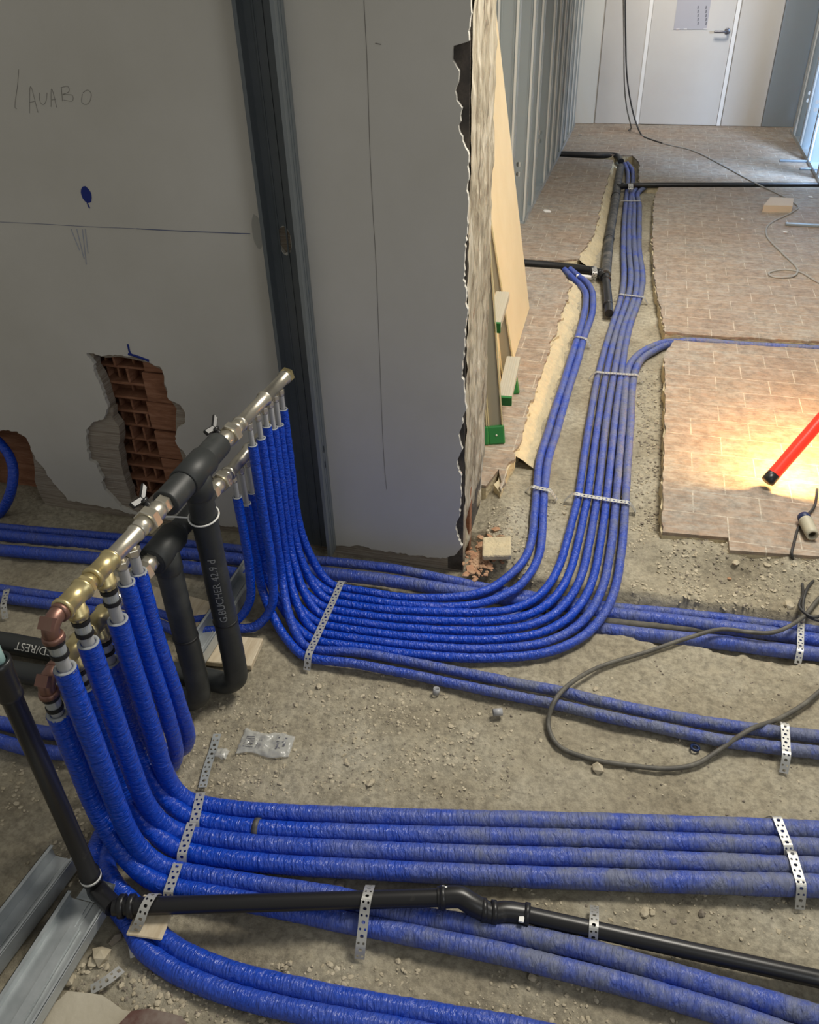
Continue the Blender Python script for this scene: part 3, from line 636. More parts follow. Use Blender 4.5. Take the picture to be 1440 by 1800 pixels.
pipe([V((XU, 1.078, .633)), V((XU, 1.078, .45)), V((XU+.004, 1.085, .25)), V((-.88, 1.10, .10)), V((-.93, 1.11, .03)), V((-1.05, 1.115, .022))]+gl([(60, 1285), (-10, 1268), (-120, 1245)], RN), .0175,
     'blue insulated pipe, farther of the two thin risers beside the black insulated risers', GN, d1=.5, core=(.046, .0105, None))
# hidden feeders of the lowest pair
for i, (yy, fl, lb) in enumerate([(1.05, [(262, 1618), (285, 1648), (330, 1678), (400, 1706), (500, 1732), (620, 1757), (760, 1782), (900, 1806), (1010, 1830)], 'upper of the lowest pair curving out from under the small wooden board'),
                                  (1.10, [(232, 1632), (250, 1665), (295, 1700), (370, 1735), (450, 1760), (560, 1785), (680, 1806), (800, 1830)], 'lowest blue pipe in the picture, curving out from under the small wooden board')]):
    f = gl(fl, .0195); a = V((-.985-.035*i, yy, .30))
    pts = [V((-.985-.035*i, yy, .40)), a, V((-.99-.035*i, yy-.02, .12)), V((-.985-.033*i, yy-.10, .026)), V((-.965-.03*i, .92, .0205)), V((-.935-.03*i, .80, .0205))]+f
    pipe(pts, .0205, 'blue pipe, '+lb, GN, d0=.1, d1=.55, dknee=(.2, .9))

# far group
RFv = .0130; RF = .0166
farP = {}
farP['c8'] = [(541+30, 1120), (625, 1132), (700, 1146), (803, 1155), (906, 1154), (983, 1140), (1034, 1114), (1067, 1071), (1083, 1004), (1094, 937), (1099, 877), (1104, 808), (1109, 739), (1113, 662), (1128, 627), (1150, 613), (1180, 606)]
strap_a, strap_b = G(596, 1032, RF), G(546, 1160, RF)
def st(i): # i = 0 nearest the camera ... 9
    return strap_b+(strap_a-strap_b)*((i+.2)/9.2)
mid = {2: [(650, 1140), (700, 1146), (803, 1155), (906, 1154), (983, 1140), (1034, 1114), (1067, 1071), (1083, 1004), (1094, 937), (1099, 877), (1104, 808), (1109, 739), (1112, 680), (1118, 650), (1130, 630), (1150, 617), (1172, 607), (1200, 597), (1290, 602), (1460, 612)],
       3: [(650, 1121), (700, 1129), (803, 1136), (890, 1133), (955, 1120), (1005, 1096), (1040, 1056), (1062, 1000), (1073, 937), (1083, 877), (1089, 808), (1095, 739), (1100, 675), (1104, 650), (1114, 632), (1130, 618), (1150, 608), (1176, 601), (1210, 594), (1300, 599), (1460, 608)],
       4: [(650, 1105), (700, 1113), (803, 1119), (880, 1116), (940, 1104), (985, 1080), (1020, 1040), (1040, 1000), (1054, 937), (1066, 877), (1074, 808), (1081, 739), (1092, 661), (1106, 579), (1126, 519), (1130, 487), (1124, 442), (1124, 396), (1124, 360), (1122, 340), (1135, 332), (1165, 324)],
       5: [(650, 1091), (700, 1099), (803, 1103), (870, 1100), (925, 1088), (966, 1062), (1000, 1022), (1020, 985), (1034, 937), (1049, 877), (1058, 808), (1066, 739), (1079, 661), (1096, 579), (1117, 519), (1120, 487), (1116, 442), (1114, 396), (1115, 360), (1113, 340), (1125, 330), (1160, 321)],
       6: [(650, 1078), (700, 1086), (803, 1089), (860, 1085), (912, 1072), (950, 1045), (980, 1005), (1000, 965), (1017, 920), (1033, 877), (1042, 808), (1052, 739), (1065, 661), (1085, 579), (1105, 519), (1109, 487), (1106, 442), (1106, 396), (1109, 350), (1113, 320), (1112, 300), (1103, 287)],
       7: [(650, 1066), (700, 1074), (803, 1076), (850, 1072), (898, 1058), (932, 1030), (960, 990), (980, 950), (1000, 905), (1016, 877), (1026, 808), (1037, 739), (1051, 661), (1074, 579), (1093, 519), (1097, 487), (1096, 442), (1097, 396), (1101, 350), (1104, 320), (1103, 300), (1098, 288)],
       8: [(650, 1055), (700, 1062), (803, 1066), (854, 1058), (906, 1035), (931, 1009), (947, 978), (953, 943), (956, 881), (964, 808), (978, 762), (991, 716), (1004, 671), (1016, 634), (1027, 593), (1040, 556), (1043, 533), (1041, 512), (1032, 497), (1018, 486), (1002, 477)],
       9: [(650, 1041), (700, 1049), (751, 1051), (803, 1049), (854, 1038), (895, 1012), (921, 984), (934, 953), (940, 901), (944, 854), (949, 808), (963, 762), (977, 716), (992, 671), (1003, 634), (1016, 593), (1026, 556), (1030, 533), (1029, 514), (1020, 501), (1008, 490), (992, 478)],
       1: [(620, 1146), (700, 1159), (803, 1180), (906, 1201), (988, 1216), (1060, 1234), (1163, 1256), (1265, 1274), (1368, 1287), (1440, 1295), (1560, 1310)],
       0: [(620, 1166), (700, 1181), (803, 1203), (906, 1224), (972, 1237), (1060, 1258), (1163, 1280), (1265, 1301), (1368, 1315), (1440, 1323), (1560, 1338)]}
SW3 = [(650, 1068), (700, 1073), (803, 1077), (860, 1076), (906, 1069), (941, 1052), (967, 1025), (985, 990), (997, 950), (1007, 912), (1016, 877)]
SW8 = [(650, 1140), (700, 1147), (803, 1156), (880, 1156), (960, 1147), (1020, 1122), (1058, 1085), (1081, 1035), (1092, 975), (1097, 925), (1100, 877)]
for i in range(2, 8):
    f = (7-i)/5; k0 = [j for j, q in enumerate(mid[i]) if q[1] == 877][0]
    mid[i] = [(a[0]*(1-f)+c[0]*f, a[1]*(1-f)+c[1]*f) for a, c in zip(SW3, SW8)]+mid[i][k0+1:]
# risers: index 0 = lower header, second outlet; 1 = upper header, second outlet, and so on alternating
UY = [1.626, 1.677, 1.719, 1.757, 1.793, 1.830]; UZ = [.61, .601, .614, .588, .577, .606]
LY = [1.628, 1.672, 1.712, 1.750, 1.786, 1.822]; LZ = [.44, .39, .40, .39, .40, .39]
flab = {0: 'lower of the two running diagonally under the cable loop', 1: 'upper of the two running diagonally under the cable loop',
        2: 'rightmost of six in the corridor, branching off at the lit tiles', 3: 'second from right of six in the corridor, branching off at the lit tiles',
        4: 'third from right of six in the corridor, reaching the far groove', 5: 'fourth from right of six in the corridor, reaching the far groove',
        6: 'second from left of six in the corridor, beside the black stub', 7: 'leftmost of six in the corridor, beside the black stub',
        8: 'right one of the separate blue pair passing close to the wall end', 9: 'left one of the separate blue pair passing close to the wall end'}
for i in range(9, -1, -1):
    j = i//2+1; up = i % 2 == 1
    X, Y, zt = (XU, UY[j], UZ[j]) if up else (XLO, LY[j], LZ[j])
    zf = RF+.001
    f0 = st(i); zz = .0165
    fl = [f0]+gl(mid[i], zz)
    if i in (4, 5): fl[-2].z = .03; fl[-1].z = .035
    if i == 2:
        fl[-3:] = [G(1205, 600, .047), G(1300, 606, .050), G(1475, 615, .050)]
    if i == 3:
        fl[-3:] = [G(1205, 602, .020), G(1300, 610, .016), G(1475, 619, .016)]
    if i in (8, 9): fl[-1].z = .03
    zk = .16+.012*i
    if not up: zk -= .03
    tdir = (fl[1]-fl[0]).normalized()
    P = riser(X, Y, zt, zk, fl, .17, tdir)
    pipe(P, RFv, 'blue pipe, '+flab[i], GF, d0=.02, d1=(1.25 if i not in (8, 9) else .75), r1=RF, core=((ZU if up else ZLO)+HS*(1.33-Y)-.030-zt, .0068, None), dknee=(.12, .5), n=14)
for up, X, Y, zt, off, lb in [(True, XU, UY[0], UZ[0], 0, 'front riser of the far bunch, turning left at its foot'), (False, XLO, LY[0], LZ[0], 1, 'short riser of the lower manifold, turning left at its foot')]:
    e_ = gl([(316, 1110-18*off), (278, 1096-18*off), (150, 1072-16*off), (0, 1050-14*off), (-120, 1032-14*off)], .018)
    pts = [V((X, Y, zt)), V((X, Y, .4)), V((X+.004, Y-.01, .20)), V((X-.005, Y-.03, .09)), V((X-.05, Y-.055, .03)), V((X-.12, Y-.07+.03*off, .018))]+e_
    pipe(pts, RFv, 'blue pipe, '+lb, GF, d1=.5, r1=.017, core=((ZU if up else ZLO)+HS*(1.33-Y)-.030-zt, .0068, None))
# trench pipes along the wall
tw = 'blue insulated pipes lying in the trench along the wall'
pipe(gl([(-120, 915), (0, 927), (240, 948), (430, 967), (522, 981), (694, 1000), (847, 1032)], -.012)+gl([(960, 1052), (1080, 1068), (1163, 1075), (1265, 1086), (1368, 1099), (1440, 1109), (1560, 1122)], -.045), .0155, 'thin blue insulated pipe nearest the wall foot in the trench', tw, d0=.4, d1=.8)
pipe(gl([(-120, 930), (0, 941), (240, 965), (430, 985)], .0)+gl([(522, 1001), (694, 1022), (827, 1043)], -.02)+gl([(960, 1063), (1075, 1079), (1163, 1089), (1265, 1102), (1368, 1115), (1440, 1126), (1560, 1140)], -.04), .021, 'thick blue insulated pipe lying second from the wall in the trench', tw, d0=.4, d1=.8)
pipe(gl([(-120, 955), (0, 967), (240, 988), (410, 1008)], .012)+gl([(520, 1035), (650, 1058), (850, 1080), (1000, 1098)], -.045)+gl([(1055, 1106), (1163, 1119), (1265, 1129), (1368, 1143), (1440, 1150), (1560, 1164)], -.041), .021, 'blue insulated pipe on the near side of the wall trench, emerging right of the sweep', tw, d0=.4, d1=.8)
pipe(gl([(960, 1078), (1060, 1092), (1163, 1101), (1214, 1106), (1275, 1108)], -.05), .013, 'muddy grey pipe between the blue ones in the trench at right', None, ms='dirtypipe', name='muddy_pipe', wr=.001)
# pipe coming down out of the broken wall corner
pipe([GY(-70, 740, 2.10), GY(-10, 770, 2.09), GY(20, 810, 2.05), GY(22, 850, 2.0), GY(8, 890, 1.97), GY(-30, 930, 1.95)], .018, 'blue insulated pipe looping out of the broken wall corner at the left edge', None, d0=.1, d1=.2)
# tape band on the second row
p = G(447, 1456, RN+.001); q = G(470, 1458, RN+.001); b = MB(); dd = (q-p).normalized(); b.lathe(p, dd, [(0, RN+.0026), (.006, RN+.0032), (.012, RN+.0026)], 20)
o = b.build('tape_band', M['blackdust'], PR[1])

# ---------------------------------------------------------------- perforated straps
def strap(path, w, label, group='perforated steel fixing straps over the blue pipes', side=None, mname='strap', cell=.0125):
    P = cat_path(path, cell*.5); 
    # resample evenly
    L = [0]
    for i in range(1, len(P)): L.append(L[-1]+(P[i]-P[i-1]).length)
    n = max(2, int(L[-1]/cell)); 
    def at(t):
        t = max(0, min(L[-1], t))
        for i in range(1, len(P)):
            if L[i] >= t: f = (t-L[i-1])/max(1e-9, L[i]-L[i-1]); return P[i-1].lerp(P[i], f)
        return P[-1].copy()
    def fr(t):
        p = at(t); T = (at(t+.004)-at(t-.004)).normalized(); s_ = V(side) if side else T.cross(V((0, 0, 1)))
        s_ = (s_-T*s_.dot(T)).normalized(); return p, s_, T
    b = MB()
    def quadhole(t0, t1, v0, v1, r):
        cc, cv = (t0+t1)/2, (v0+v1)/2; m = 8; outer = []
        for i in range(m):
            a = math.pi/4*i+math.pi/8; ca, sa = math.cos(a), math.sin(a); k = 1/max(abs(ca), abs(sa)); outer.append((cc+(t1-t0)/2*ca*k, cv+(v1-v0)/2*sa*k))
        cor = [(t1, v1), (t0, v1), (t0, v0), (t1, v0)]
        O = []
        for i in range(m):
            O.append(outer[i])
            if i in (0, 2, 4, 6): O.append(cor[i//2])
        # inner ring with the same count
        I = []
        for (u, v) in O:
            a = math.atan2(v-cv, u-cc); I.append((cc+r*math.cos(a), cv+r*math.sin(a)))
        k = len(O)
        def W(u, v, d): p, s_, T = fr(u); return p+s_*v+s_.cross(T)*d
        vs = [W(u, v, .0005) for u, v in O]+[W(u, v, .0005) for u, v in I]+[W(u, v, -.0005) for u, v in O]+[W(u, v, -.0005) for u, v in I]
        fs = []
        for i in range(k):
            j = (i+1) % k; fs += [(i, j, k+j, k+i), (3*k+i, 3*k+j, 2*k+j, 2*k+i), (k+i, k+j, 3*k+j, 3*k+i), (j, i, 2*k+i, 2*k+j)]
        b.add(vs, fs)
    c = L[-1]/n
    for i in range(n):
        if i % 2 == 0: quadhole(i*c, (i+1)*c, -w/2, w/2, min(c, w)*.30)
        else:
            quadhole(i*c, (i+1)*c, -w/2, 0, w*.13); quadhole(i*c, (i+1)*c, 0, w/2, w*.13)
    o = b.build('perforated_strap', M[mname]); recalc(o); return tag(o, label, 'strap', group)
zs_ = 2*RF+.0045; zn = 2*RN+.0065
def over(pa, pb, z, g0=True, g1=True, n=6, lift=0, zz0=.004, zz1=.004):
    a, c = G(*pa, z), G(*pb, z); P = []
    d = (c-a).normalized()
    if g0: q = a-d*.028; q.z = zz0; P.append(q)
    P += [a.lerp(c, i/n) for i in range(n+1)]
    if g1: q = c+d*.028; q.z = zz1; P.append(q)
    return P
strap(over((601, 1022), (543, 1150), zs_), .020, 'long perforated strap across the ten blue pipes in front of the manifold')
strap(over((353, 1393), (342, 1443), zn, False, True), .021, 'perforated strap over the two far foreground rows, near the manifold')
strap(over((337, 1446), (320, 1500), zn, False, True), .021, 'perforated strap over the two near foreground rows, near the manifold')
strap(over((313, 1518), (296, 1567), zn, False, True), .021, 'perforated strap over the pair just above the black elbow')
strap(over((1366, 1436), (1386, 1487), zn), .020, 'perforated strap over the two far foreground rows at the right edge')
strap(over((1392, 1497), (1409, 1555), zn), .020, 'perforated strap over the two near foreground rows at the right edge')
strap(over((1409, 1084), (1407, 1143), -.012, zz0=-.02, zz1=-.04), .018, 'perforated strap over the trench pipes at the right edge')
strap(over((1380, 1271), (1383, 1326), zs_+.001), .020, 'perforated strap over the diagonal pipe pair right of the cable loop')
strap(over((1008, 868), (1106, 884), zs_), .020, 'perforated strap across the six corridor pipes beside the near tile edge')
strap(over((935, 855), (967, 862), zs_), .020, 'perforated strap across the separate blue pair behind the wall end')
strap(over((1048, 654), (1120, 659), zs_), .018, 'perforated strap across the six corridor pipes where two branch off')
strap(over((1090, 517), (1131, 522), zs_), .018, 'perforated strap across the four corridor pipes by the black pipe stub')
strap(over((1014, 591), (1030, 595), zs_), .018, 'perforated strap across the separate blue pair halfway up the corridor')
strap(over((1092, 353), (1126, 353), zs_), .018, 'perforated strap across the four corridor pipes at the far groove')
strap(over((12, 1036), (6, 1063), .036), .018, 'dull perforated strap over the left pair at the left picture edge')
strap([G(382, 1290, .006), G(374, 1320, .004), G(364, 1350, .005), G(356, 1384, .008)], .020, 'loose dusty strap end lying on the floor above the foreground rows', mname='galv')
strap([G(214, 1703, .01), G(190, 1722, .016), G(160, 1740, .008)], .020, 'loose strap end lying on rubble beside the steel track', side=None)

# ---------------------------------------------------------------- manifold, upper
def header(name, X, z, label, upper):
    r = thing(name, label, 'manifold', (X, .82, z)); zz = lambda y: z+HS*(1.33-y); d = V((0, 1, -HS)).normalized(); o = lambda y: V((X, y, zz(y)))
    dn = V((0, 0, -1))
    # copper elbow at the near end
    b = MB(); y0 = tops['N1' if upper else 'M1'][1]
    b.tube(cat_path([o(y0+.045), o(y0+.014), V((X, y0, zz(y0)-.012)), V((X, y0, zz(y0)-.030))], .004), .0150, 18)
    b.lathe(V((X, y0, zz(y0)-.024)), dn, [(0, .016), (.001, .0185), (.010, .0195), (.012, .016)], 18); b.lathe(o(y0+.028), d, [(0, .018), (.010, .018)], 18)
    b.obox(V((X, y0+.002, zz(y0)-.001)), V((.0125, 0, 0)), V((0, .0085, -.0085)), V((0, .0078, .0078)))
    q = b.build('elbow', M['copper'], r); q['label'] = 'copper elbow'
    b = MB(); b.hexnut(o(y0+.036), d, .014, .019); b.build('nut', M['copper'], r)
    t1, t2 = (tops['N2'][1], tops['N3'][1]) if upper else (tops['M2'][1], tops['M3'][1])
    for t in (t1, t2):
        b = MB(); w = .033
        b.lathe(o(t-w), d, [(0, .0195), (.002, .0215), (.008, .0215), (.009, .0190), (2*w-.009, .0190), (2*w-.008, .0215), (2*w-.002, .0215), (2*w, .0195)], 28)
        b.lathe(V((X, t, zz(t))), dn, [(0, .017), (.028, .0165), (.029, .0190), (.038, .0190), (.039, .0165), (.044, .0165)], 24)
        b.build('brass_tee', M['brass'], r)
        b = MB(); b.lathe(V((X, t, zz(t)-.036)), dn, [(0, .0175), (.008, .0175)], 8, False); b.build('collar_nut', M['brass'], r)
    b = MB(); b.hexnut(o((t1+t2)/2-.012), d, .010, .021); b.lathe(o((t1+t2)/2-.015), d, [(0, .016), (.03, .016)], 20); b.build('coupling', M['brass'], r)
    e0 = t2+.034
    # short silver bar with two outlets (upper) / plain (lower)
    e1 = 1.108
    b = MB(); b.lathe(o(e0-.004), d, [(0, .0165), (.004, .0185), (.008, .0165), (e1-e0-.01, .0165), (e1-e0-.006, .0188), (e1-e0, .0188)], 26); b.build('collector_bar', M['nickel'], r)
    def outlet(y, zt_pipe, rc=.0085):
        b = MB(); b.lathe(V((X, y, zz(y))), dn, [(0, rc*.9), (.022, rc*.9)], 14); b.hexnut(V((X, y, zz(y)-.020)), dn, .015, rc*1.35); b.lathe(V((X, y, zz(y)-.034)), dn, [(0, rc*1.05), (.006, rc*.95)], 14); b.build('outlet_fitting', M['nickel'], r)
    if upper:
        outlet(1.036, 0, .0115); outlet(1.078, 0, .0115)
    # near valve, union nut
    def valve(ya, yb, s_=1):
        L = yb-ya; b = MB()
        b.lathe(o(ya), d, [(0, .0165), (L*.12, .0165), (L*.14, .0185), (L*.34, .0185)], 26)
        b.lathe(o(ya+L*.52), d, [(0, .0165), (L*.05, .0195), (L*.16, .0215), (L*.26, .0195), (L*.30, .0175), (L*.48, .0175)], 26)
        b.build('valve_body', M['nickel'], r)
        b = MB(); b.hexnut(o(ya+L*.32), d, L*.2, .0275); b.build('union_nut', M['nickel'], r)
        b = MB(); b.hexnut(o(ya+L*.80), d, L*.2, .021); b.build('valve_nut', M['nickel'], r)
        # black butterfly handle, pointing up and away to the left
        h0 = o(ya+L*.66); u = V((-.72, .10, .69)).normalized()
        b = MB(); b.lathe(h0, u, [(0, .008), (.030, .008)], 14); b.lathe(h0+u*.028, u, [(0, .011), (.008, .011)], 14)
        for s2 in (-1, 1):
            w_ = V((0, 1, .25)).normalized(); b.obox(h0+u*(.038+.004)+w_*.014*s2, w_*.015+u*.006*s2, u*.007, w_.cross(u).normalized()*.0055)
        q = b.build('valve_handle', M['blackplas'], r); md = q.modifiers.new('b', 'BEVEL'); md.width = .002; q['label'] = 'black butterfly handle'
    if upper: valve(1.100, 1.215); valve(1.580, 1.455)
    else: valve(1.130, 1.235); valve(1.615, 1.500)
    # far silver bars
    f0, f1 = (1.575, 1.868) if upper else (1.600, 1.860)
    b = MB(); m_ = f0+(f1-f0)*.52
    b.lathe(o(f0), d, [(0, .0165), (.006, .0205), (.012, .0165), (m_-f0-.006, .0165), (m_-f0-.004, .0205), (m_-f0+.004, .0205), (m_-f0+.006, .0165), (f1-f0-.012, .0165), (f1-f0-.010, .0195), (f1-f0, .0195)], 28)
    b.build('collector_bar', M['nickel'], r)
    b = MB(); b.hexnut(o(f1-.004), d, .020, .0225); b.build('end_cap', M['brass'], r)
    for y in (UY if upper else LY): outlet(y, 0, .0072)
    if not upper:
        b = MB(); b.lathe(o(1.06), d, [(0, .0165), (.08, .0165)], 22); b.build('pipe_nipple', M['nickel'], r)
    return r
header('manifold', XU, ZU, 'upper brass and nickel pipe manifold floating above the metal floor tracks', True)
header('manifold', XLO, ZLO, 'lower brass and nickel pipe manifold tucked behind the upper one', False)

# ---------------------------------------------------------------- black insulated tee and risers
def wrap_text(txt, size, fn, m, name, parent, th=.0004):
    cu = bpy.data.curves.new('t', 'FONT'); cu.body = txt; cu.size = size; cu.resolution_u = 3
    to = bpy.data.objects.new('t', cu); COL.objects.link(to); dg = bpy.context.evaluated_depsgraph_get(); me = bpy.data.meshes.new_from_object(to.evaluated_get(dg))
    bpy.data.objects.remove(to); bm = bmesh.new(); bm.from_mesh(me); bmesh.ops.subdivide_edges(bm, edges=[e for e in bm.edges if e.calc_length() > size*.25], cuts=2)
    for v in bm.verts: v.co = fn(v.co.x, v.co.y)
    bm.to_mesh(me); bm.free(); me.materials.clear(); me.materials.append(m); me.name = name
    o = bpy.data.objects.new(name, me); COL.objects.link(o)
    if parent: o.parent = parent
    return o
def ins_riser(X, Y, ztop, zleg, xend, label, y2, ya, yb, txt=None, Rr=.030):
    b = MB(); P = cat_path([V((X, Y, ztop)), V((X, Y, .3)), V((X, Y, zleg+.07)), V((X-.006, Y, zleg+.025)), V((X-.035, Y, zleg)), V((X-.09, Y, zleg)), V((xend, y2, zleg))], .008)
    b.tube(P, Rr, 24, True, .0012, None, 3*Y)
    root = b.build('insulated_riser', M['blackins']); tag(root, label, 'pipe', 'black insulated pipes feeding the manifold')
    b = MB(); b.lathe(V((X, ya, ztop)), (0, 1, 0), [(0, Rr-.009), (.001, Rr-.001), (.004, Rr), (yb-ya-.004, Rr), (yb-ya-.001, Rr-.001), (yb-ya, Rr-.009)], 28); q = b.build('insulation_sleeve', M['blackins'], root)
    b = MB(); b.lathe(V((X, Y-.052, ztop)), (0, 1, 0), [(0, Rr+.001), (.001, Rr+.004), (.100, Rr+.004), (.102, Rr+.001)], 28); b.lathe(V((X, Y, ztop)), (0, 0, -1), [(0, Rr+.003), (.062, Rr+.003), (.066, Rr)], 28); b.build('insulation_tee', M['blackins'], root)
    b = MB(); b.lathe(V((X, Y, .27)), (0, 0, -1), [(0, Rr), (.001, Rr+.0015), (.005, Rr+.0015), (.006, Rr)], 28); b.build('seam_ring', M['ring'], root)
    return root
ra = ins_riser(XU, 1.345, ZU, .034, -1.75, 'tall black foam-insulated riser from the upper manifold tee, right of its twin', 1.335, 1.215, 1.468)
rb_ = ins_riser(-.94, 1.268, ZLO, .032, -1.75, 'shorter black foam-insulated riser from the lower manifold tee, left of its twin', 1.235, 1.215, 1.330)
b = MB(); b.lathe(V((XLO, 1.33, ZLO)), (0, 1, 0), [(0, .024), (.15, .024), (.17, .018)], 22); b.build('insulation_sleeve', M['blackins'], rb_)
def on_riser(X, Y, R_, z0, ang0):
    # text runs upwards, facing the camera
    def fn(x, y):
        a = ang0-y/R_; return V((X+R_*math.cos(a), Y+R_*math.sin(a), z0+x))
    return fn
# camera azimuth as seen from the riser
aa = math.atan2(0-1.345, 0-XU)
q = wrap_text('G.BUCHER 42.9 d', .026, on_riser(XU, 1.345, .0315, .285, aa+.15), M['print'], 'printed_text', ra); q['label'] = 'pale printed lettering'
def on_leg(Y, R_, zc, x0, ang0):
    def fn(x, y): a = ang0-y/R_; return V((x0-x, Y-R_*math.cos(a), zc+R_*math.sin(a)))
    return fn
q = wrap_text('CD/REST', .032, on_leg(1.337, .0312, .034, -1.41, 1.15), M['mark'], 'marker_text', ra); q['label'] = 'white hand-written letters'
q = wrap_text('C.-N', .034, on_leg(1.245, .0325, .032, -1.27, 1.0), M['mark'], 'marker_text', rb_)
b = MB()
ring = [V((XU+.0345*math.cos(t), 1.345+.0345*math.sin(t), .585+.006*math.sin(t))) for t in [2*math.pi*i/30 for i in range(31)]]
b.tube(ring, .0022, 6); tail = [V((XU-.03, 1.33, .585)), V((-.93, 1.31, .597)), V((-.95, 1.30, .60))]; b.tube(cat_path(tail, .01), .002, 6)
tag(b.build('cable_tie', M['white']), 'white cable tie around the taller black insulated riser', 'cable tie')

# ---------------------------------------------------------------- black waste pipes
r = thing('waste_riser', 'black upright waste pipe with a mint green plug at the left edge', 'pipe', (-.91, .735, .03))
b = MB(); b.lathe(V((-.91, .735, .03)), (0, 0, 1), [(0, .018), (.055, .018), (.056, .021), (.085, .021), (.087, .0175), (.60, .0175), (.602, .021), (.61, .0215), (.618, .0205), (.626, .0215), (.634, .0205), (.642, .0215), (.66, .0215), (.672, .0235), (.684, .0235), (.685, .018), (.64, .0175)], 26, closed=False)
b.build('pipe_body', M['blackplas'], r)
b = MB(); b.lathe(V((-.91, .735, .66)), (0, 0, 1), [(0, .0150), (.2, .0150)], 24); q = b.build('inner_pipe', M['mint'], r); q['label'] = 'pale mint green pipe'
b = MB(); b.lathe(V((-.91, .735, .095)), (0, 0, 1), [(0, .0215), (.007, .0215)], 24); b.build('white_band', M['white'], r)
r = thing('waste_pipe', 'black horizontal waste pipe lying over the blue pair, with two offset elbows', 'pipe', (-.5, .8, .05))
zc = .066
pA, pB = G(200, 1594, zc), G(778, 1578, zc); pC, pD, pE = G(822, 1584, zc), G(850, 1600, .050), G(888, 1603, .045); pF, pG = G(926, 1608, .040), G(1440, 1721, .022)
b = MB(); b.tube(cat_path([pA, pB], .02), .0175, 24, True); b.tube(cat_path([pF, pF.lerp(pG, .5), pG, pG+(pG-pF).normalized()*.25, pG+(pG-pF).normalized()*.95], .02), .0165, 24, True, .0)
b.build('pipe_body', M['blackplas'], r)
b = MB(); e0_ = G(778, 1578, zc)
b.tube(cat_path([e0_-(pB-pA).normalized()*.01, e0_+(pB-pA).normalized()*.035, G(828, 1588, zc-.006), pD], .004), .0212, 22); b.build('elbow', M['blackplas'], r)
b = MB(); b.tube(cat_path([pD, G(865, 1606, .045), pE, pF], .004), .0208, 22); b.build('elbow', M['blackplas'], r)
for pp, dd in ((pD-V((.0, 0, 0)), (pE-pD)), (pF, (pG-pF)), (e0_, (pB-pA)), (G(868, 1604, .047), (pE-pD)), (G(215, 1593, zc), (pB-pA)), (G(232, 1593, zc), (pB-pA))):
    b = MB(); dd = dd.normalized(); b.lathe(pp-dd*.006, dd, [(0, .0205), (.001, .0235), (.011, .0235), (.012, .0205)], 24); b.build('socket_ring', M['blackplas'], r)
b = MB(); b.tube(cat_path([V((-.91, .735, .03))+V((0, 0, .02)), V((-.905, .733, .055)), V((-.885, .722, .064)), pA], .004), .0195, 22)
b.build('elbow', M['blackplas'], r)
for (x, y) in ((781, 1563), (918, 1609)):
    p = G(x, y, .083 if x < 800 else .055); b = MB(); b.obox(p, V((.005, 0, 0)), V((0, .006 if x < 800 else .014, 0)), V((0, 0, .0022))); b.build('sticker', M['white'], r)
dpipe = (pB-pA).normalized()
def on_pipe(p0, d, R_, ang0):
    s_ = V((0, 0, 1)); t_ = d.cross(s_).normalized()   # towards camera
    def fn(x, y): a = ang0+y/R_; return p0+d*x+(t_*math.cos(a)+s_*math.sin(a))*R_
    return fn
wrap_text('HT DN40 EN 1451', .011, on_pipe(pA.lerp(pB, .60), dpipe, .0182, 1.0), M['print'], 'printed_text', r)
for t in list(COL.objects):
    if t.name.startswith('printed_text') and t.parent == r: bpy.data.objects.remove(t)
# straps over the black pipe
p0 = G(268, 1573, .088); p1 = G(246, 1618, .070); p2 = G(234, 1650, .030); p3 = G(238, 1682, .010)
strap([G(276, 1572, .060), p0, G(256, 1592, .0865), p1, p2, p3], .020, 'perforated strap hanging over the black waste pipe next to its elbow', side=(1, .25, 0))
strap([G(651, 1556, .03), G(648, 1566, .082), G(644, 1582, .0875), G(641, 1602, .072), G(638, 1630, .052), G(634, 1664, .030), G(632, 1686, .008)], .020, 'perforated strap over the black pipe and the blue pair below it', side=(1, .2, 0))
strap([G(1045, 1592, .010), G(1045, 1610, .050), G(1044, 1630, .056), G(1043, 1650, .035), G(1042, 1664, .006)], .018, 'perforated strap over the right part of the black waste pipe', side=(1, .1, 0))
# corridor waste pipe
r = thing('corridor_waste_pipe', 'dusty black waste pipe along the corridor trench with a left branch', 'pipe', tuple(G(1069, 500, 0)))
cz = .03
b = MB(); b.tube(cat_path(gl([(1091, 294), (1085, 332), (1080, 366), (1071, 421), (1065, 484)], cz), .03), .030, 20, True)
b.build('pipe_body', M['blackdust'], r)
b = MB(); b.tube(cat_path(gl([(1064, 482), (1068, 510), (1070, 533), (1071, 551)], cz), .02), .022, 20, True); b.build('pipe_stub', M['blackplas'], r)
b = MB(); b.tube(cat_path([G(905, 462, .04), G(986, 469, cz), G(1048, 478, cz), G(1062, 487, cz)], .02), .024, 20, True); b.build('branch_pipe', M['blackplas'], r)
b = MB(); b.tube(cat_path([G(985, 271, .052), G(1050, 273, .05), G(1082, 274, .045), G(1092, 284, cz)], .02), .026, 18, True); b.tube(cat_path([G(1086, 328, .05), G(1100, 327, .05), G(1118, 326, .05), G(1440, 326, .045)], .03), .020, 18, True); b.build('branch_pipe', M['blackplas'], r)
for (x, y, dx, dy, rr) in ((1066, 492, .05, -1, .027), (1069, 536, .05, -1, .026), (1040, 477, 1, .0, .029), (1054, 481, 1, 0, .029), (1083, 345, .1, 1, .034), (1071, 421, .1, 1, .033), (1094, 327, 1, 0, .026)):
    b = MB(); b.lathe(G(x, y, cz if y != 327 else .05)-V((dx, dy, 0)).normalized()*.01, (dx, dy, 0), [(0, rr-.003), (.002, rr), (.018, rr), (.020, rr-.003)], 20); b.build('socket_ring', M['blackplas'], r)
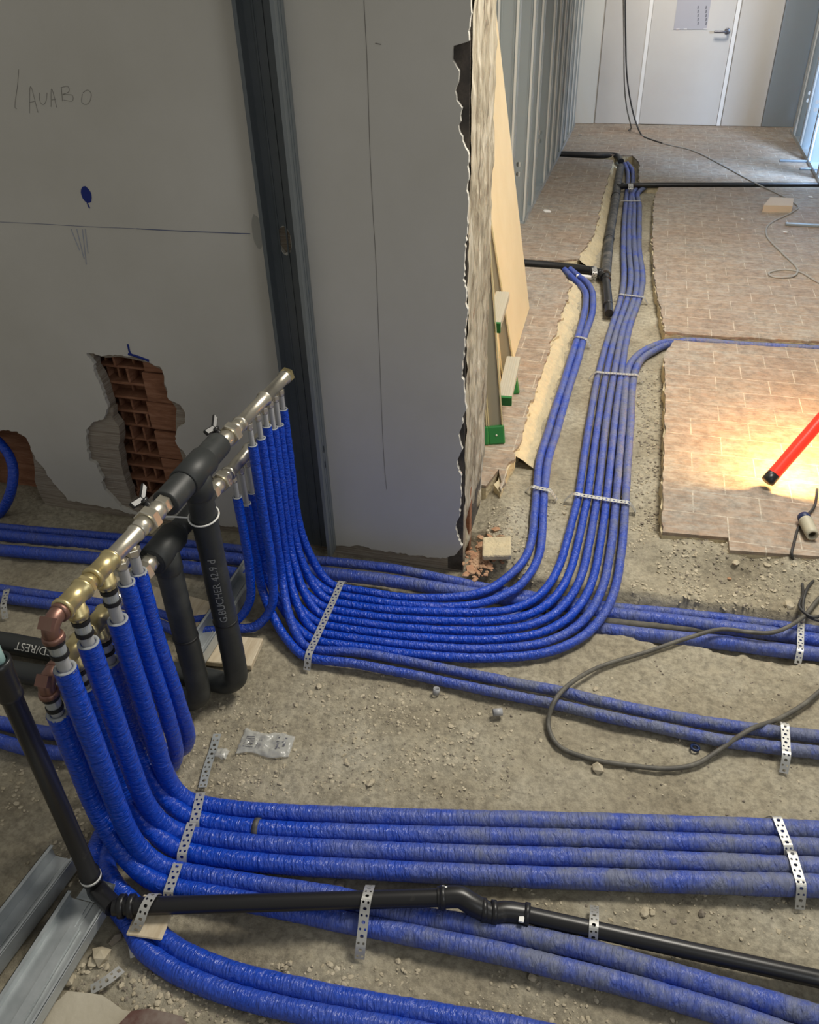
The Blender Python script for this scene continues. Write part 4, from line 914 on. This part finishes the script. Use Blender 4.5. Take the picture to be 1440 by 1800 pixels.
strap([G(1043, 468, .012), G(1045, 471, .056), G(1046, 480, .05), G(1043, 492, .006)], .028, 'small perforated strap over the black branch pipe in the corridor', side=(1, 0, 0))
strap([G(1109, 322, .03), G(1109, 325, .075), G(1109, 332, .06), G(1108, 342, .01)], .035, 'small bright strap over the black pipe at the far groove', side=(1, 0, 0))
b = MB(); b.tube([G(1014, 485, .02), G(1040, 488, .02)], .012, 14); tag(b.build('pipe_offcut', M['white']), 'white pipe offcut lying under the black branch pipe in the corridor', 'pipe offcut')

# ---------------------------------------------------------------- metal floor tracks near the manifold
def utrack(x0, x1, y0, y1, z0, h, label, skew=0.0, m='galv', lip=True):
    t = .0014; b = MB(); K = 1
    def X(x, y): return x+skew*(y-y1)
    def wall(xa, xb, za, zb):
        b.add([(X(xa, y0), y0, za), (X(xb, y0), y0, za), (X(xb, y1), y1, za), (X(xa, y1), y1, za), (X(xa, y0), y0, zb), (X(xb, y0), y0, zb), (X(xb, y1), y1, zb), (X(xa, y1), y1, zb)],
              [(0,3,2,1),(4,5,6,7),(0,1,5,4),(1,2,6,5),(2,3,7,6),(3,0,4,7)])
    wall(x0, x1, z0, z0+t); wall(x0, x0+t, z0, z0+h); wall(x1-t, x1, z0, z0+h)
    if lip: wall(x0, x0+.009, z0+h-t, z0+h); wall(x1-.006, x1+.002, z0+h-t, z0+h)
    m_ = (x0+x1)/2; wall(m_-.006, m_-.003, z0+t, z0+t+.002); wall(m_+.003, m_+.006, z0+t, z0+t+.002)
    o = b.build('steel_track', M[m]); return tag(o, label, 'metal track', 'galvanised floor tracks of the unfinished partition')
utrack(-1.065, -1.000, 1.385, 1.93, .022, .040, 'steel floor track on the wooden packers behind the black risers')
utrack(-1.065, -.995, .30, .80, .012, .042, 'left one of the two steel tracks in the bottom left corner', .09)
o = utrack(-.962, -.868, .30, .715, .030, .030, 'right one of the two steel tracks in the bottom left corner, with a bent end', .02)
b = MB(); b.box((-.925, .30, .033), (-.905, .66, .040)); b.build('rib', M['galv'], o)
b = MB(); vs = [(-.950, .716, .032), (-.872, .716, .032), (-.866, .745, .070), (-.930, .752, .060)]; b.add([*vs, *[(x, y, z+.0015) for x, y, z in vs]], [(0, 1, 2, 3), (7, 6, 5, 4), (0, 4, 5, 1), (1, 5, 6, 2), (2, 6, 7, 3), (3, 7, 4, 0)]); b.build('bent_flap', M['galv'], o)
# wooden packers
def plank(c, ax, L, w, h, label, name='wooden_plank', m='wood', grp=None):
    ax = V(ax).normalized(); s_ = V((-ax.y, ax.x, 0)); b = MB(); b.obox(V(c), ax*L/2, s_*w/2, V((0, 0, h/2))); o = b.build(name, M[m]); md = o.modifiers.new('b', 'BEVEL'); md.width = .002; md.segments = 1
    return tag(o, label, 'wood', grp)
plank((-.975, 1.475, .010), (.95, .10, 0), .19, .11, .018, 'pale wooden packer under the track beside the black risers')
plank((-1.26, 1.60, .010), (1, -.12, 0), .50, .14, .018, 'pale wooden board on the floor left of the black risers')
plank(G(268, 1612, .0435), (1, .1, 0), .075, .085, .005, 'small thin wooden board under the black waste pipe, covering the blue pair', m='wood')

# ---------------------------------------------------------------- cables
def cable(px, r, label, m='cable', zoff=None, name='cable', cat='cable'):
    P = [G(x, y, z) if len(t) == 3 else None for t in px for (x, y, z) in [t]]
    b = MB(); b.tube(cat_path(P, .012), r, 10); return tag(b.build(name, M[m]), label, cat)
zp = 2*RF+.012
cable([(1437, 860, .09), (1432, 890, .075), (1420, 905, .068), (1405, 925, .0655), (1396, 955, .066), (1392, 975, .068), (1397, 990, .03), (1408, 1018, .012), (1412, 1045, .014), (1406, 1068, .016), (1430, 1085, .016), (1470, 1060, .015), (1475, 1030, .014), (1440, 1018, .016), (1415, 1045, .026), (1416, 1080, .012), (1450, 1092, .01), (1475, 1070, .01)],
      .0045, 'thin dark cable dropping from the lamp over the tile edge into a coil', 'cableblk')
cable([(1475, 1020, .02), (1440, 1052, .012), (1409, 1087, .009), (1358, 1112, .010), (1316, 1111, .006), (1270, 1106, .005), (1214, 1120, .008), (1137, 1146, .008), (1050, 1174, .008), (993, 1210, .040), (972, 1238, .044), (964, 1265, .014), (966, 1285, .008), (983, 1312, .007), (1034, 1333, .007), (1111, 1346, .007), (1178, 1351, .007), (1224, 1343, .008), (1265, 1318, .012), (1316, 1284, .044), (1368, 1264, .012), (1409, 1241, .008), (1440, 1216, .008), (1490, 1170, .008)],
      .0062, 'thick grey cable looping across the diagonal blue pair on the floor')
cable([(1440+60, 520, .064), (1440, 497, .064), (1405, 478, .064), (1380, 474, .064), (1352, 480, .064), (1360, 487, .064), (1392, 486, .068), (1402, 474, .064), (1375, 445, .064), (1348, 415, .064), (1352, 395, .064), (1395, 372, .064), (1403, 364, .064), (1385, 350, .064), (1320, 318, .064), (1265, 288, .064), (1215, 264, .064), (1165, 252, .064), (1140, 243, .064), (1128, 238, .064)],
      .0055, 'thin pale cable winding along the corridor tiles from the doorway', 'cablelt')
b = MB(); yb_ = G(1126, 237, .064).y
top = [(1099, -40), (1100, 60), (1102, 130), (1109, 180), (1118, 215)]
P = [GY(x, y, yb_+.0+(i*.02)) for i, (x, y) in enumerate(top)]+[G(1127, 236, .068), G(1138, 243, .064), G(1165, 252, .064)]
b.tube(cat_path(P, .02), .007, 8); tag(b.build('hanging_cable', M['cableblk']), 'dark cable hanging in front of the door, right one of the two', 'cable')
b = MB(); P = [GY(x, y, yb_+.02) for x, y in [(1095, -40), (1097, 60), (1098, 150), (1102, 190), (1108, 216)]]+[G(1109, 226, .066), G(1105, 229, .066)]
b.tube(cat_path(P, .02), .006, 8); tag(b.build('hanging_cable', M['cable']), 'thin cable hanging in front of the door, left one of the two', 'cable')
# connector
c0, c1 = G(1416, 915, .085), G(1432, 948, .085); d = (c1-c0).normalized()
r = thing('plug_connector', 'beige ribbed plug connector with a blue collar on the tiles by the right edge', 'plug', tuple(c0))
b = MB(); b.lathe(c0, d, [(0, .020), (.010, .021), (.011, .019), (.018, .021), (.020, .019), (.027, .021), (.029, .019), (.036, .021), (.038, .0195), (.060, .0195), (.080, .0185), (.081, .013), (.07, .012)], 24, closed=False); b.build('body', M['connector'], r)
b = MB(); b.lathe(c0, -d, [(0, .0205), (.022, .0195), (.030, .012), (.034, .006)], 24); b.build('collar', M['navy'], r)

# ---------------------------------------------------------------- lit tube lamp
LB = G(1350, 846, .088); LT = G(1440, 742, .25); LD = (LT-LB).normalized(); LEND = LB+LD*.62
lamp = thing('tube_lamp', 'glowing red tube work lamp standing tilted on the tiles at right', 'lamp', tuple(G(1350, 848, ZT)))
NL = V((0, LD.z, -LD.y)).normalized()   # opening of the reflector
side = LD.cross(NL).normalized()
def shell(a0, a1, R0, n=14):
    b = MB(); s0 = LB+LD*.03; s1 = LEND; vs = []
    for s_ in (s0, s1):
        for k in range(n+1):
            a = a0+(a1-a0)*k/n
            for rr in (R0, R0-.0015): vs.append(s_+(side*math.cos(a)+NL*math.sin(a))*rr)
    m_ = 2*(n+1); fs = []
    for k in range(n):
        i = 2*k; fs += [(i, i+2, m_+i+2, m_+i), (i+1, m_+i+1, m_+i+3, i+3)]
    fs += [(0, m_, m_+1, 1), (2*n, 2*n+1, m_+2*n+1, m_+2*n)]
    b.add(vs, fs, True); return b
shell(math.pi*1.0, math.pi*2.0, .0225).build('reflector_shell', M['tube'], lamp)
b = MB(); b.tube([LB+LD*.05-NL*.010, LEND-LD*.02-NL*.010], .006, 14); q = b.build('glowing_tube', hot, lamp)
b = MB(); b.lathe(LB-LD*.003, LD, [(0, .021), (.003, .0235), (.034, .0235), (.035, .021)], 24); b.build('end_cap', M['blackplas'], lamp)
b = MB(); b.lathe(LEND-LD*.004, LD, [(0, .0235), (.05, .0235), (.06, .018)], 24); b.tube(cat_path([LEND+LD*.05, LEND+LD*.12, LEND+LD*.15+V((.05, 0, .02))], .01), .005, 8); b.build('handle', M['blackplas'], lamp)
for k in range(4):
    ld = bpy.data.lights.new('tube_light', 'POINT'); ld.energy = 7.0; ld.color = (1, .60, .20); ld.shadow_soft_size = .004
    lo = bpy.data.objects.new('tube_light', ld); COL.objects.link(lo); p = LB+LD*(.16+.14*k)+NL*.002; lo.location = p-lamp.location; lo.parent = lamp

# ---------------------------------------------------------------- rubble
def stone_mesh(b, c, r, rnd, flat=.6):
    m = bmesh.new(); bmesh.ops.create_icosphere(m, subdivisions=1, radius=1); ax = V((rnd.uniform(.7, 1.3), rnd.uniform(.6, 1.1), flat*rnd.uniform(.7, 1.2)))
    rot = Matrix.Rotation(rnd.uniform(0, 6.28), 3, 'Z')@Matrix.Rotation(rnd.uniform(-.4, .4), 3, 'X')
    vs = []
    for v in m.verts: q = v.co*(1+rnd.uniform(-.28, .22)); vs.append(V(c)+rot@V((q.x*ax.x*r, q.y*ax.y*r, q.z*ax.z*r)))
    b.add(vs, [[v.index for v in f.verts] for f in m.faces]); m.free()
rs = random.Random(11)
big = [(1050, 1350, .020, 'pale flat stone below the cable loop'), (652, 1376, .012, 'pale stone above the far foreground pipe row, left of centre'), (390, 1240, .010, 'small pale chip beside the black riser foot'),
       (838, 1330, .008, 'small chip right of the plastic bag'), (610, 1340, .008, 'small chip right of the clear plastic bag'), (545, 1214, .010, 'angular chip below the long strap'), (560, 1203, .009, 'angular chip below the long strap, right of another'),
       (520, 1236, .009, 'chip between the strap end and the bag'), (951, 1300, .006, 'tiny pale cube left of the cable loop'), (1195, 1300, .006, 'small chip inside the cable loop'), (1047, 1206, .008, 'grey chip inside the top of the cable loop'),
       (1134, 1602, .011, 'pale stone above the black pipe'), (1148, 1602, .010, 'pale stone above the black pipe, right of its neighbour'), (1185, 1616, .009, 'brown chip above the black pipe'), (1234, 1605, .009, 'dark chip near the right straps'), (905, 1562, .008, 'chip between the lowest row and the black elbow'),
       (922, 1558, .007, 'chip beside another above the black elbow'), (597, 1556, .011, 'brown stone beneath the lowest row at left centre'), (936, 1718, .010, 'round stone below the blue pair, centre'), (700, 1688, .008, 'small stone below the strap over the black pipe'),
       (178, 1680, .024, 'broken piece of screed by the steel track'), (165, 1690, .014, 'pale wedge of rubble by the steel track'), (120, 1722, .020, 'grey lump of rubble touching the right steel track'), (150, 1760, .016, 'grey lump on the lower left rubble'), (95, 1730, .013, 'small lump on the lower left rubble'),
       (205, 1650, .018, 'dusty brown lump below the black elbow'), (1290, 1005, .016, 'pale chip on the bank below the tiles'), (1345, 1008, .012, 'chip on the bank below the tiles, near the cable'), (1388, 1063, .018, 'lump below the bank beside the cable coil'), (1282, 1018, .009, 'orange chip on the bank below the tiles'),
       (1316, 1075, .016, 'dark lump at the trench lip on the right')]
for (x, y, r_, lb) in big:
    p = G(x, y, 0); b = MB(); stone_mesh(b, (0, 0, 0), r_, rs, .55); o = b.build('rubble_stone', M['orange'] if 'orange' in lb else (M['darkstone'] if ('dark' in lb or 'brown' in lb) else M['stone'])); o.location = (p.x, p.y, ground_z(p.x, p.y)+r_*.28)
    tag(o, lb, 'stone', 'loose stones on the screed')
# countless small gravel: one object
b = MB()
zones = [((300, 1180), (900, 1400), 2600, .0045), ((900, 1150), (1440, 1400), 420, .0030), ((880, 1540), (1440, 1700), 380, .0042), ((100, 1690), (620, 1800), 1000, .0055), ((1170, 950), (1440, 1075), 1500, .0055), ((820, 900), (930, 1020), 700, .0050), ((0, 1330), (170, 1560), 500, .0055), ((520, 1700), (1200, 1800), 700, .0045), ((540, 1560), (1440, 1640), 160, .004), ((1105, 640), (1165, 1050), 900, .0055), ((900, 880), (1000, 1050), 420, .005)]
for (a, c, n, r0) in zones:
    for k in range(n):
        x, y = rs.uniform(a[0], c[0]), rs.uniform(a[1], c[1]); p = G(x, y, 0)
        if (p.y > 2.03 and p.x < -.36): continue
        if noise.noise(V((p.x*9, p.y*9, 1))) < rs.uniform(-.45, .35): continue
        r_ = r0*rs.choice([.35, .45, .55, .8, 1.1])*rs.uniform(.7, 1.25); stone_mesh(b, (p.x, p.y, ground_z(p.x, p.y)+r_*.15), r_, rs, .5)
o = b.build('gravel', M['stone']); tag(o, 'fine gravel and crumbs scattered over the screed floor', 'gravel', kind='stuff')
b = MB()
for (a, c, n, r0) in [((300, 1180), (900, 1400), 320, .004), ((1170, 950), (1440, 1075), 300, .0055), ((820, 900), (930, 1020), 250, .005), ((900, 1150), (1440, 1640), 350, .0035), ((1120, 640), (1165, 930), 350, .006), ((100, 1700), (500, 1800), 200, .005)]:
    for k in range(n):
        x, y = rs.uniform(a[0], c[0]), rs.uniform(a[1], c[1]); p = G(x, y, 0)
        if p.y > 2.03 and p.x < -.36: continue
        r_ = r0*rs.uniform(.3, 1.1); stone_mesh(b, (p.x, p.y, ground_z(p.x, p.y)+r_*.15), r_, rs, .5)
tag(b.build('gravel', M['darkstone']), 'dark grit scattered over the screed floor', 'gravel', kind='stuff')
# brick rubble at the wall end
spots = [(838, 972, .030), (858, 985, .020), (828, 992, .024), (848, 950, .026), (862, 940, .018), (845, 935, .022), (872, 930, .020), (820, 1000, .020), (835, 1008, .016), (880, 945, .016), (852, 965, .016), (868, 955, .014), (826, 962, .018), (842, 996, .014)]
nm = ['largest orange brick lump at the foot of the wall end', 'orange brick chip right of the largest lump', 'orange brick chip under the wall corner', 'orange brick lump against the jamb', 'orange brick chip above the flat slab', 'highest orange brick chip against the jamb', 'brown brick chip near the ladder side', 'orange chip at the very corner of the wall foot', 'small orange chip beside the blue trench pipes', 'brown chip right of the brick heap', 'small chip on top of the heap', 'small chip right of the heap top', 'chip pressed against the jamb foot', 'small chip in front of the heap']
for (x, y, r_), lb in zip(spots, nm):
    p = G(x, y, .03); b = MB(); stone_mesh(b, (0, 0, 0), r_*.85, rs, .42); o = b.build('brick_chip', M['orange']); o.rotation_euler = (rs.uniform(-.5, .5), rs.uniform(-.5, .5), 0); o.location = (p.x, p.y, max(ground_z(p.x, p.y), 0)+r_*.35); tag(o, lb, 'brick rubble', 'broken orange brick at the wall end')
b = MB()
for k in range(260):
    a_, q_ = rs.uniform(0, 6.28), abs(rs.gauss(0, 1)); p = G(846, 972, .03)+V((math.cos(a_)*q_*.030, math.sin(a_)*q_*.055, 0))
    if p.x < -.40 and p.y > 2.04: continue
    p.z = max(0, ground_z(p.x, p.y))+.004+.016*max(0, 1-q_/1.6); stone_mesh(b, p, rs.uniform(.003, .010), rs, .5)
tag(b.build('brick_crumbs', M['orange']), 'orange brick crumbs heaped at the foot of the wall end', 'rubble', kind='stuff')
b = MB(); c = G(868, 963, .045); b.obox((0, 0, 0), V((.045, .01, .002)), V((-.008, .045, .004)), V((0, 0, .011))); o = b.build('mortar_slab', M['screed']); o.location = (c.x+.01, c.y, .045); md = o.modifiers.new('b', 'BEVEL'); md.width = .006; md.segments = 2; tag(o, 'flat tan slab of mortar lying right of the brick heap', 'rubble')

# ---------------------------------------------------------------- small litter
def offcut(px, d, r_, L, label):
    p = G(*px, r_+.002); d = V(d).normalized(); b = MB(); b.lathe(p-d*L/2, d, [(0, r_*.78), (0, r_), (L, r_), (L, r_*.78), (0, r_*.78)], 22, closed=False); o = b.build('pipe_offcut', M['greypipe']); recalc(o); return tag(o, label, 'pipe offcut', 'short grey pipe offcuts on the screed')
offcut((875, 1252), (1, .35, 0), .010, .024, 'short grey pipe offcut lying on its side left of the cable loop')
offcut((767, 1215), (.1, .2, 1), .009, .018, 'short grey pipe offcut below the diagonal blue pair, left of another')
p = G(1222, 1314, .006); b = MB(); b.lathe(p-V((0, 0, .004)), (.1, .1, 1), [(0, .007), (0, .012), (.006, .012), (.006, .007), (0, .007)], 18, closed=False); tag(b.build('plastic_clip', M['navy']), 'small dark blue plastic clip inside the cable loop', 'clip')
# clear bag
c = G(468, 1307, 0); b = MB(); nx, ny = 34, 20; ax = V((1, .10, 0)).normalized(); ay = V((-.10, 1, 0)).normalized(); vs = []
for j in range(ny+1):
    for i in range(nx+1):
        u, v = i/nx-.5, j/ny-.5; p = c+ax*u*.135+ay*v*.072*(1+.12*math.sin(u*9)); e_ = (1-(2*u)**4)*(1-(2*v)**4)
        p.z = ground_z(p.x, p.y)+.006+e_*(.006+.007*noise.noise(V((u*7, v*5, 2)))+.004*noise.noise(V((u*22, v*16, 5)))); vs.append(p)
b.add(vs, [(j*(nx+1)+i, j*(nx+1)+i+1, (j+1)*(nx+1)+i+1, (j+1)*(nx+1)+i) for j in range(ny) for i in range(nx)], True)
bag = b.build('plastic_bag', M['bag']); md = bag.modifiers.new('s', 'SOLIDIFY'); md.thickness = .0006; tag(bag, 'crumpled clear plastic bag with dark printing on the screed', 'plastic bag')
def bagpt(u, v, lift=.0012):
    i, j = int((u+.5)*nx), int((v+.5)*ny); q = vs[min(ny, j)*(nx+1)+min(nx, i)]; p = c+ax*u*.135+ay*v*.072; return V((p.x, p.y, q.z+lift))
b = MB()
def tick(u0, u1, v0, v1): b.add([bagpt(u0, v0), bagpt(u1, v0), bagpt(u1, v1), bagpt(u0, v1)], [(0, 1, 2, 3)])
for k in range(9): tick(-.16+.009*k, -.16+.009*k+.004, -.28, .12)
for k in range(6): tick(-.40, -.20-.02*(k % 3), -.30+.09*k, -.30+.09*k+.025)
b.build('print', M['ink'], bag); b = MB()
tick(.17, .23, .22, .32); tick(.20, .34, .05, .09); tick(.22, .25, -.25, .02); tick(.33, .37, -.1, .3); tick(.26, .30, -.2, -.16)
b.build('print', M['ink'], bag)
b = MB(); p = G(390, 1327, 0)
vs2 = []
for j in range(7):
    for i in range(9): u, v = i/8-.5, j/6-.5; q = p+V((u*.035, v*.028, .012+.010*noise.noise(V((u*5, v*5, 3)))*(1)-.02*(u*u+v*v))); vs2.append(q)
b.add(vs2, [(j*9+i, j*9+i+1, (j+1)*9+i+1, (j+1)*9+i) for j in range(6) for i in range(8)], True)
o = b.build('plastic_scrap', M['bag']); md = o.modifiers.new('s', 'SOLIDIFY'); md.thickness = .0006; tag(o, 'small white plastic scrap left of the clear bag', 'litter')
# corridor items
c = G(1366, 372, ZT); b = MB(); A_, B_, C_, D_ = G(1340, 373, ZT), G(1391, 374, ZT), G(1393, 360, ZT), G(1352, 358, ZT)
h = V((0, 0, .045)); b.add([A_, B_, C_, D_, A_+h, B_+h, C_+h, D_+h], [(0,3,2,1),(4,5,6,7),(0,1,5,4),(1,2,6,5),(2,3,7,6),(3,0,4,7)]); tag(b.build('block', M['pink']), 'pale pink block lying on the corridor tiles', 'block')
for (x, y, L, ag, lb) in [(1398, 283, .24, .0, 'dark bar lying on the far tiles near the right studs'), (1432, 297, .22, .12, 'dark bar lying on the far tiles at the right edge'), (1425, 396, .30, -.05, 'dark strip lying on the corridor tiles at the right edge')]:
    plank(G(x, y, ZT+.008), (math.cos(ag), math.sin(ag), 0), L, .03, .014, lb, 'metal_bar', 'bluesteel'); COL.objects[-1]['category'] = 'bar'
for k, (x, y, L, lb) in enumerate([(962, 371, .07, 'white shaving on the tiles beside the near left stud'), (978, 313, .04, 'small white chip on the tiles by the left studs'), (1305, 385, .02, 'white crumb left of the pale block'), (1381, 408, .03, 'white crumb below the pale block'), (1425, 346, .05, 'white shaving near the right edge of the corridor'), (915, 422, .03, 'white crumb near the leaning board'), (1020, 237, .06, 'white scraps in the far left corner')]):
    p = G(x, y, ZT+.006); b = MB(); stone_mesh(b, (0, 0, 0), L*.5, rs, .15); o = b.build('plaster_scrap', M['white']); o.location = p; o.scale = (1, .45, 1); tag(o, lb, 'litter', 'white crumbs on the corridor tiles')
# bottom-left screed slab and red tile
b = MB(); slab(b, [jag(px2([(40, 1830), (120, 1740), (180, 1748), (215, 1775), (300, 1800), (300, 1850), (40, 1850)], .012), .008, .02, 8)], lambda u, v, d: V((u, v, d)), -.01, .012); o = b.build('screed_slab', M['slab']); recalc(o); tag(o, 'smooth pale screed fragment at the bottom left edge', 'screed fragment')
b = MB(); slab(b, [jag(px2([(185, 1830), (232, 1778), (262, 1774), (320, 1788), (350, 1830)], .02), .003, .03, 8)], lambda u, v, d: V((u, v, d)), .0125, .024); o = b.build('broken_tile', M['redtile']); recalc(o); tag(o, 'dusty dark red broken tile at the bottom edge', 'tile')
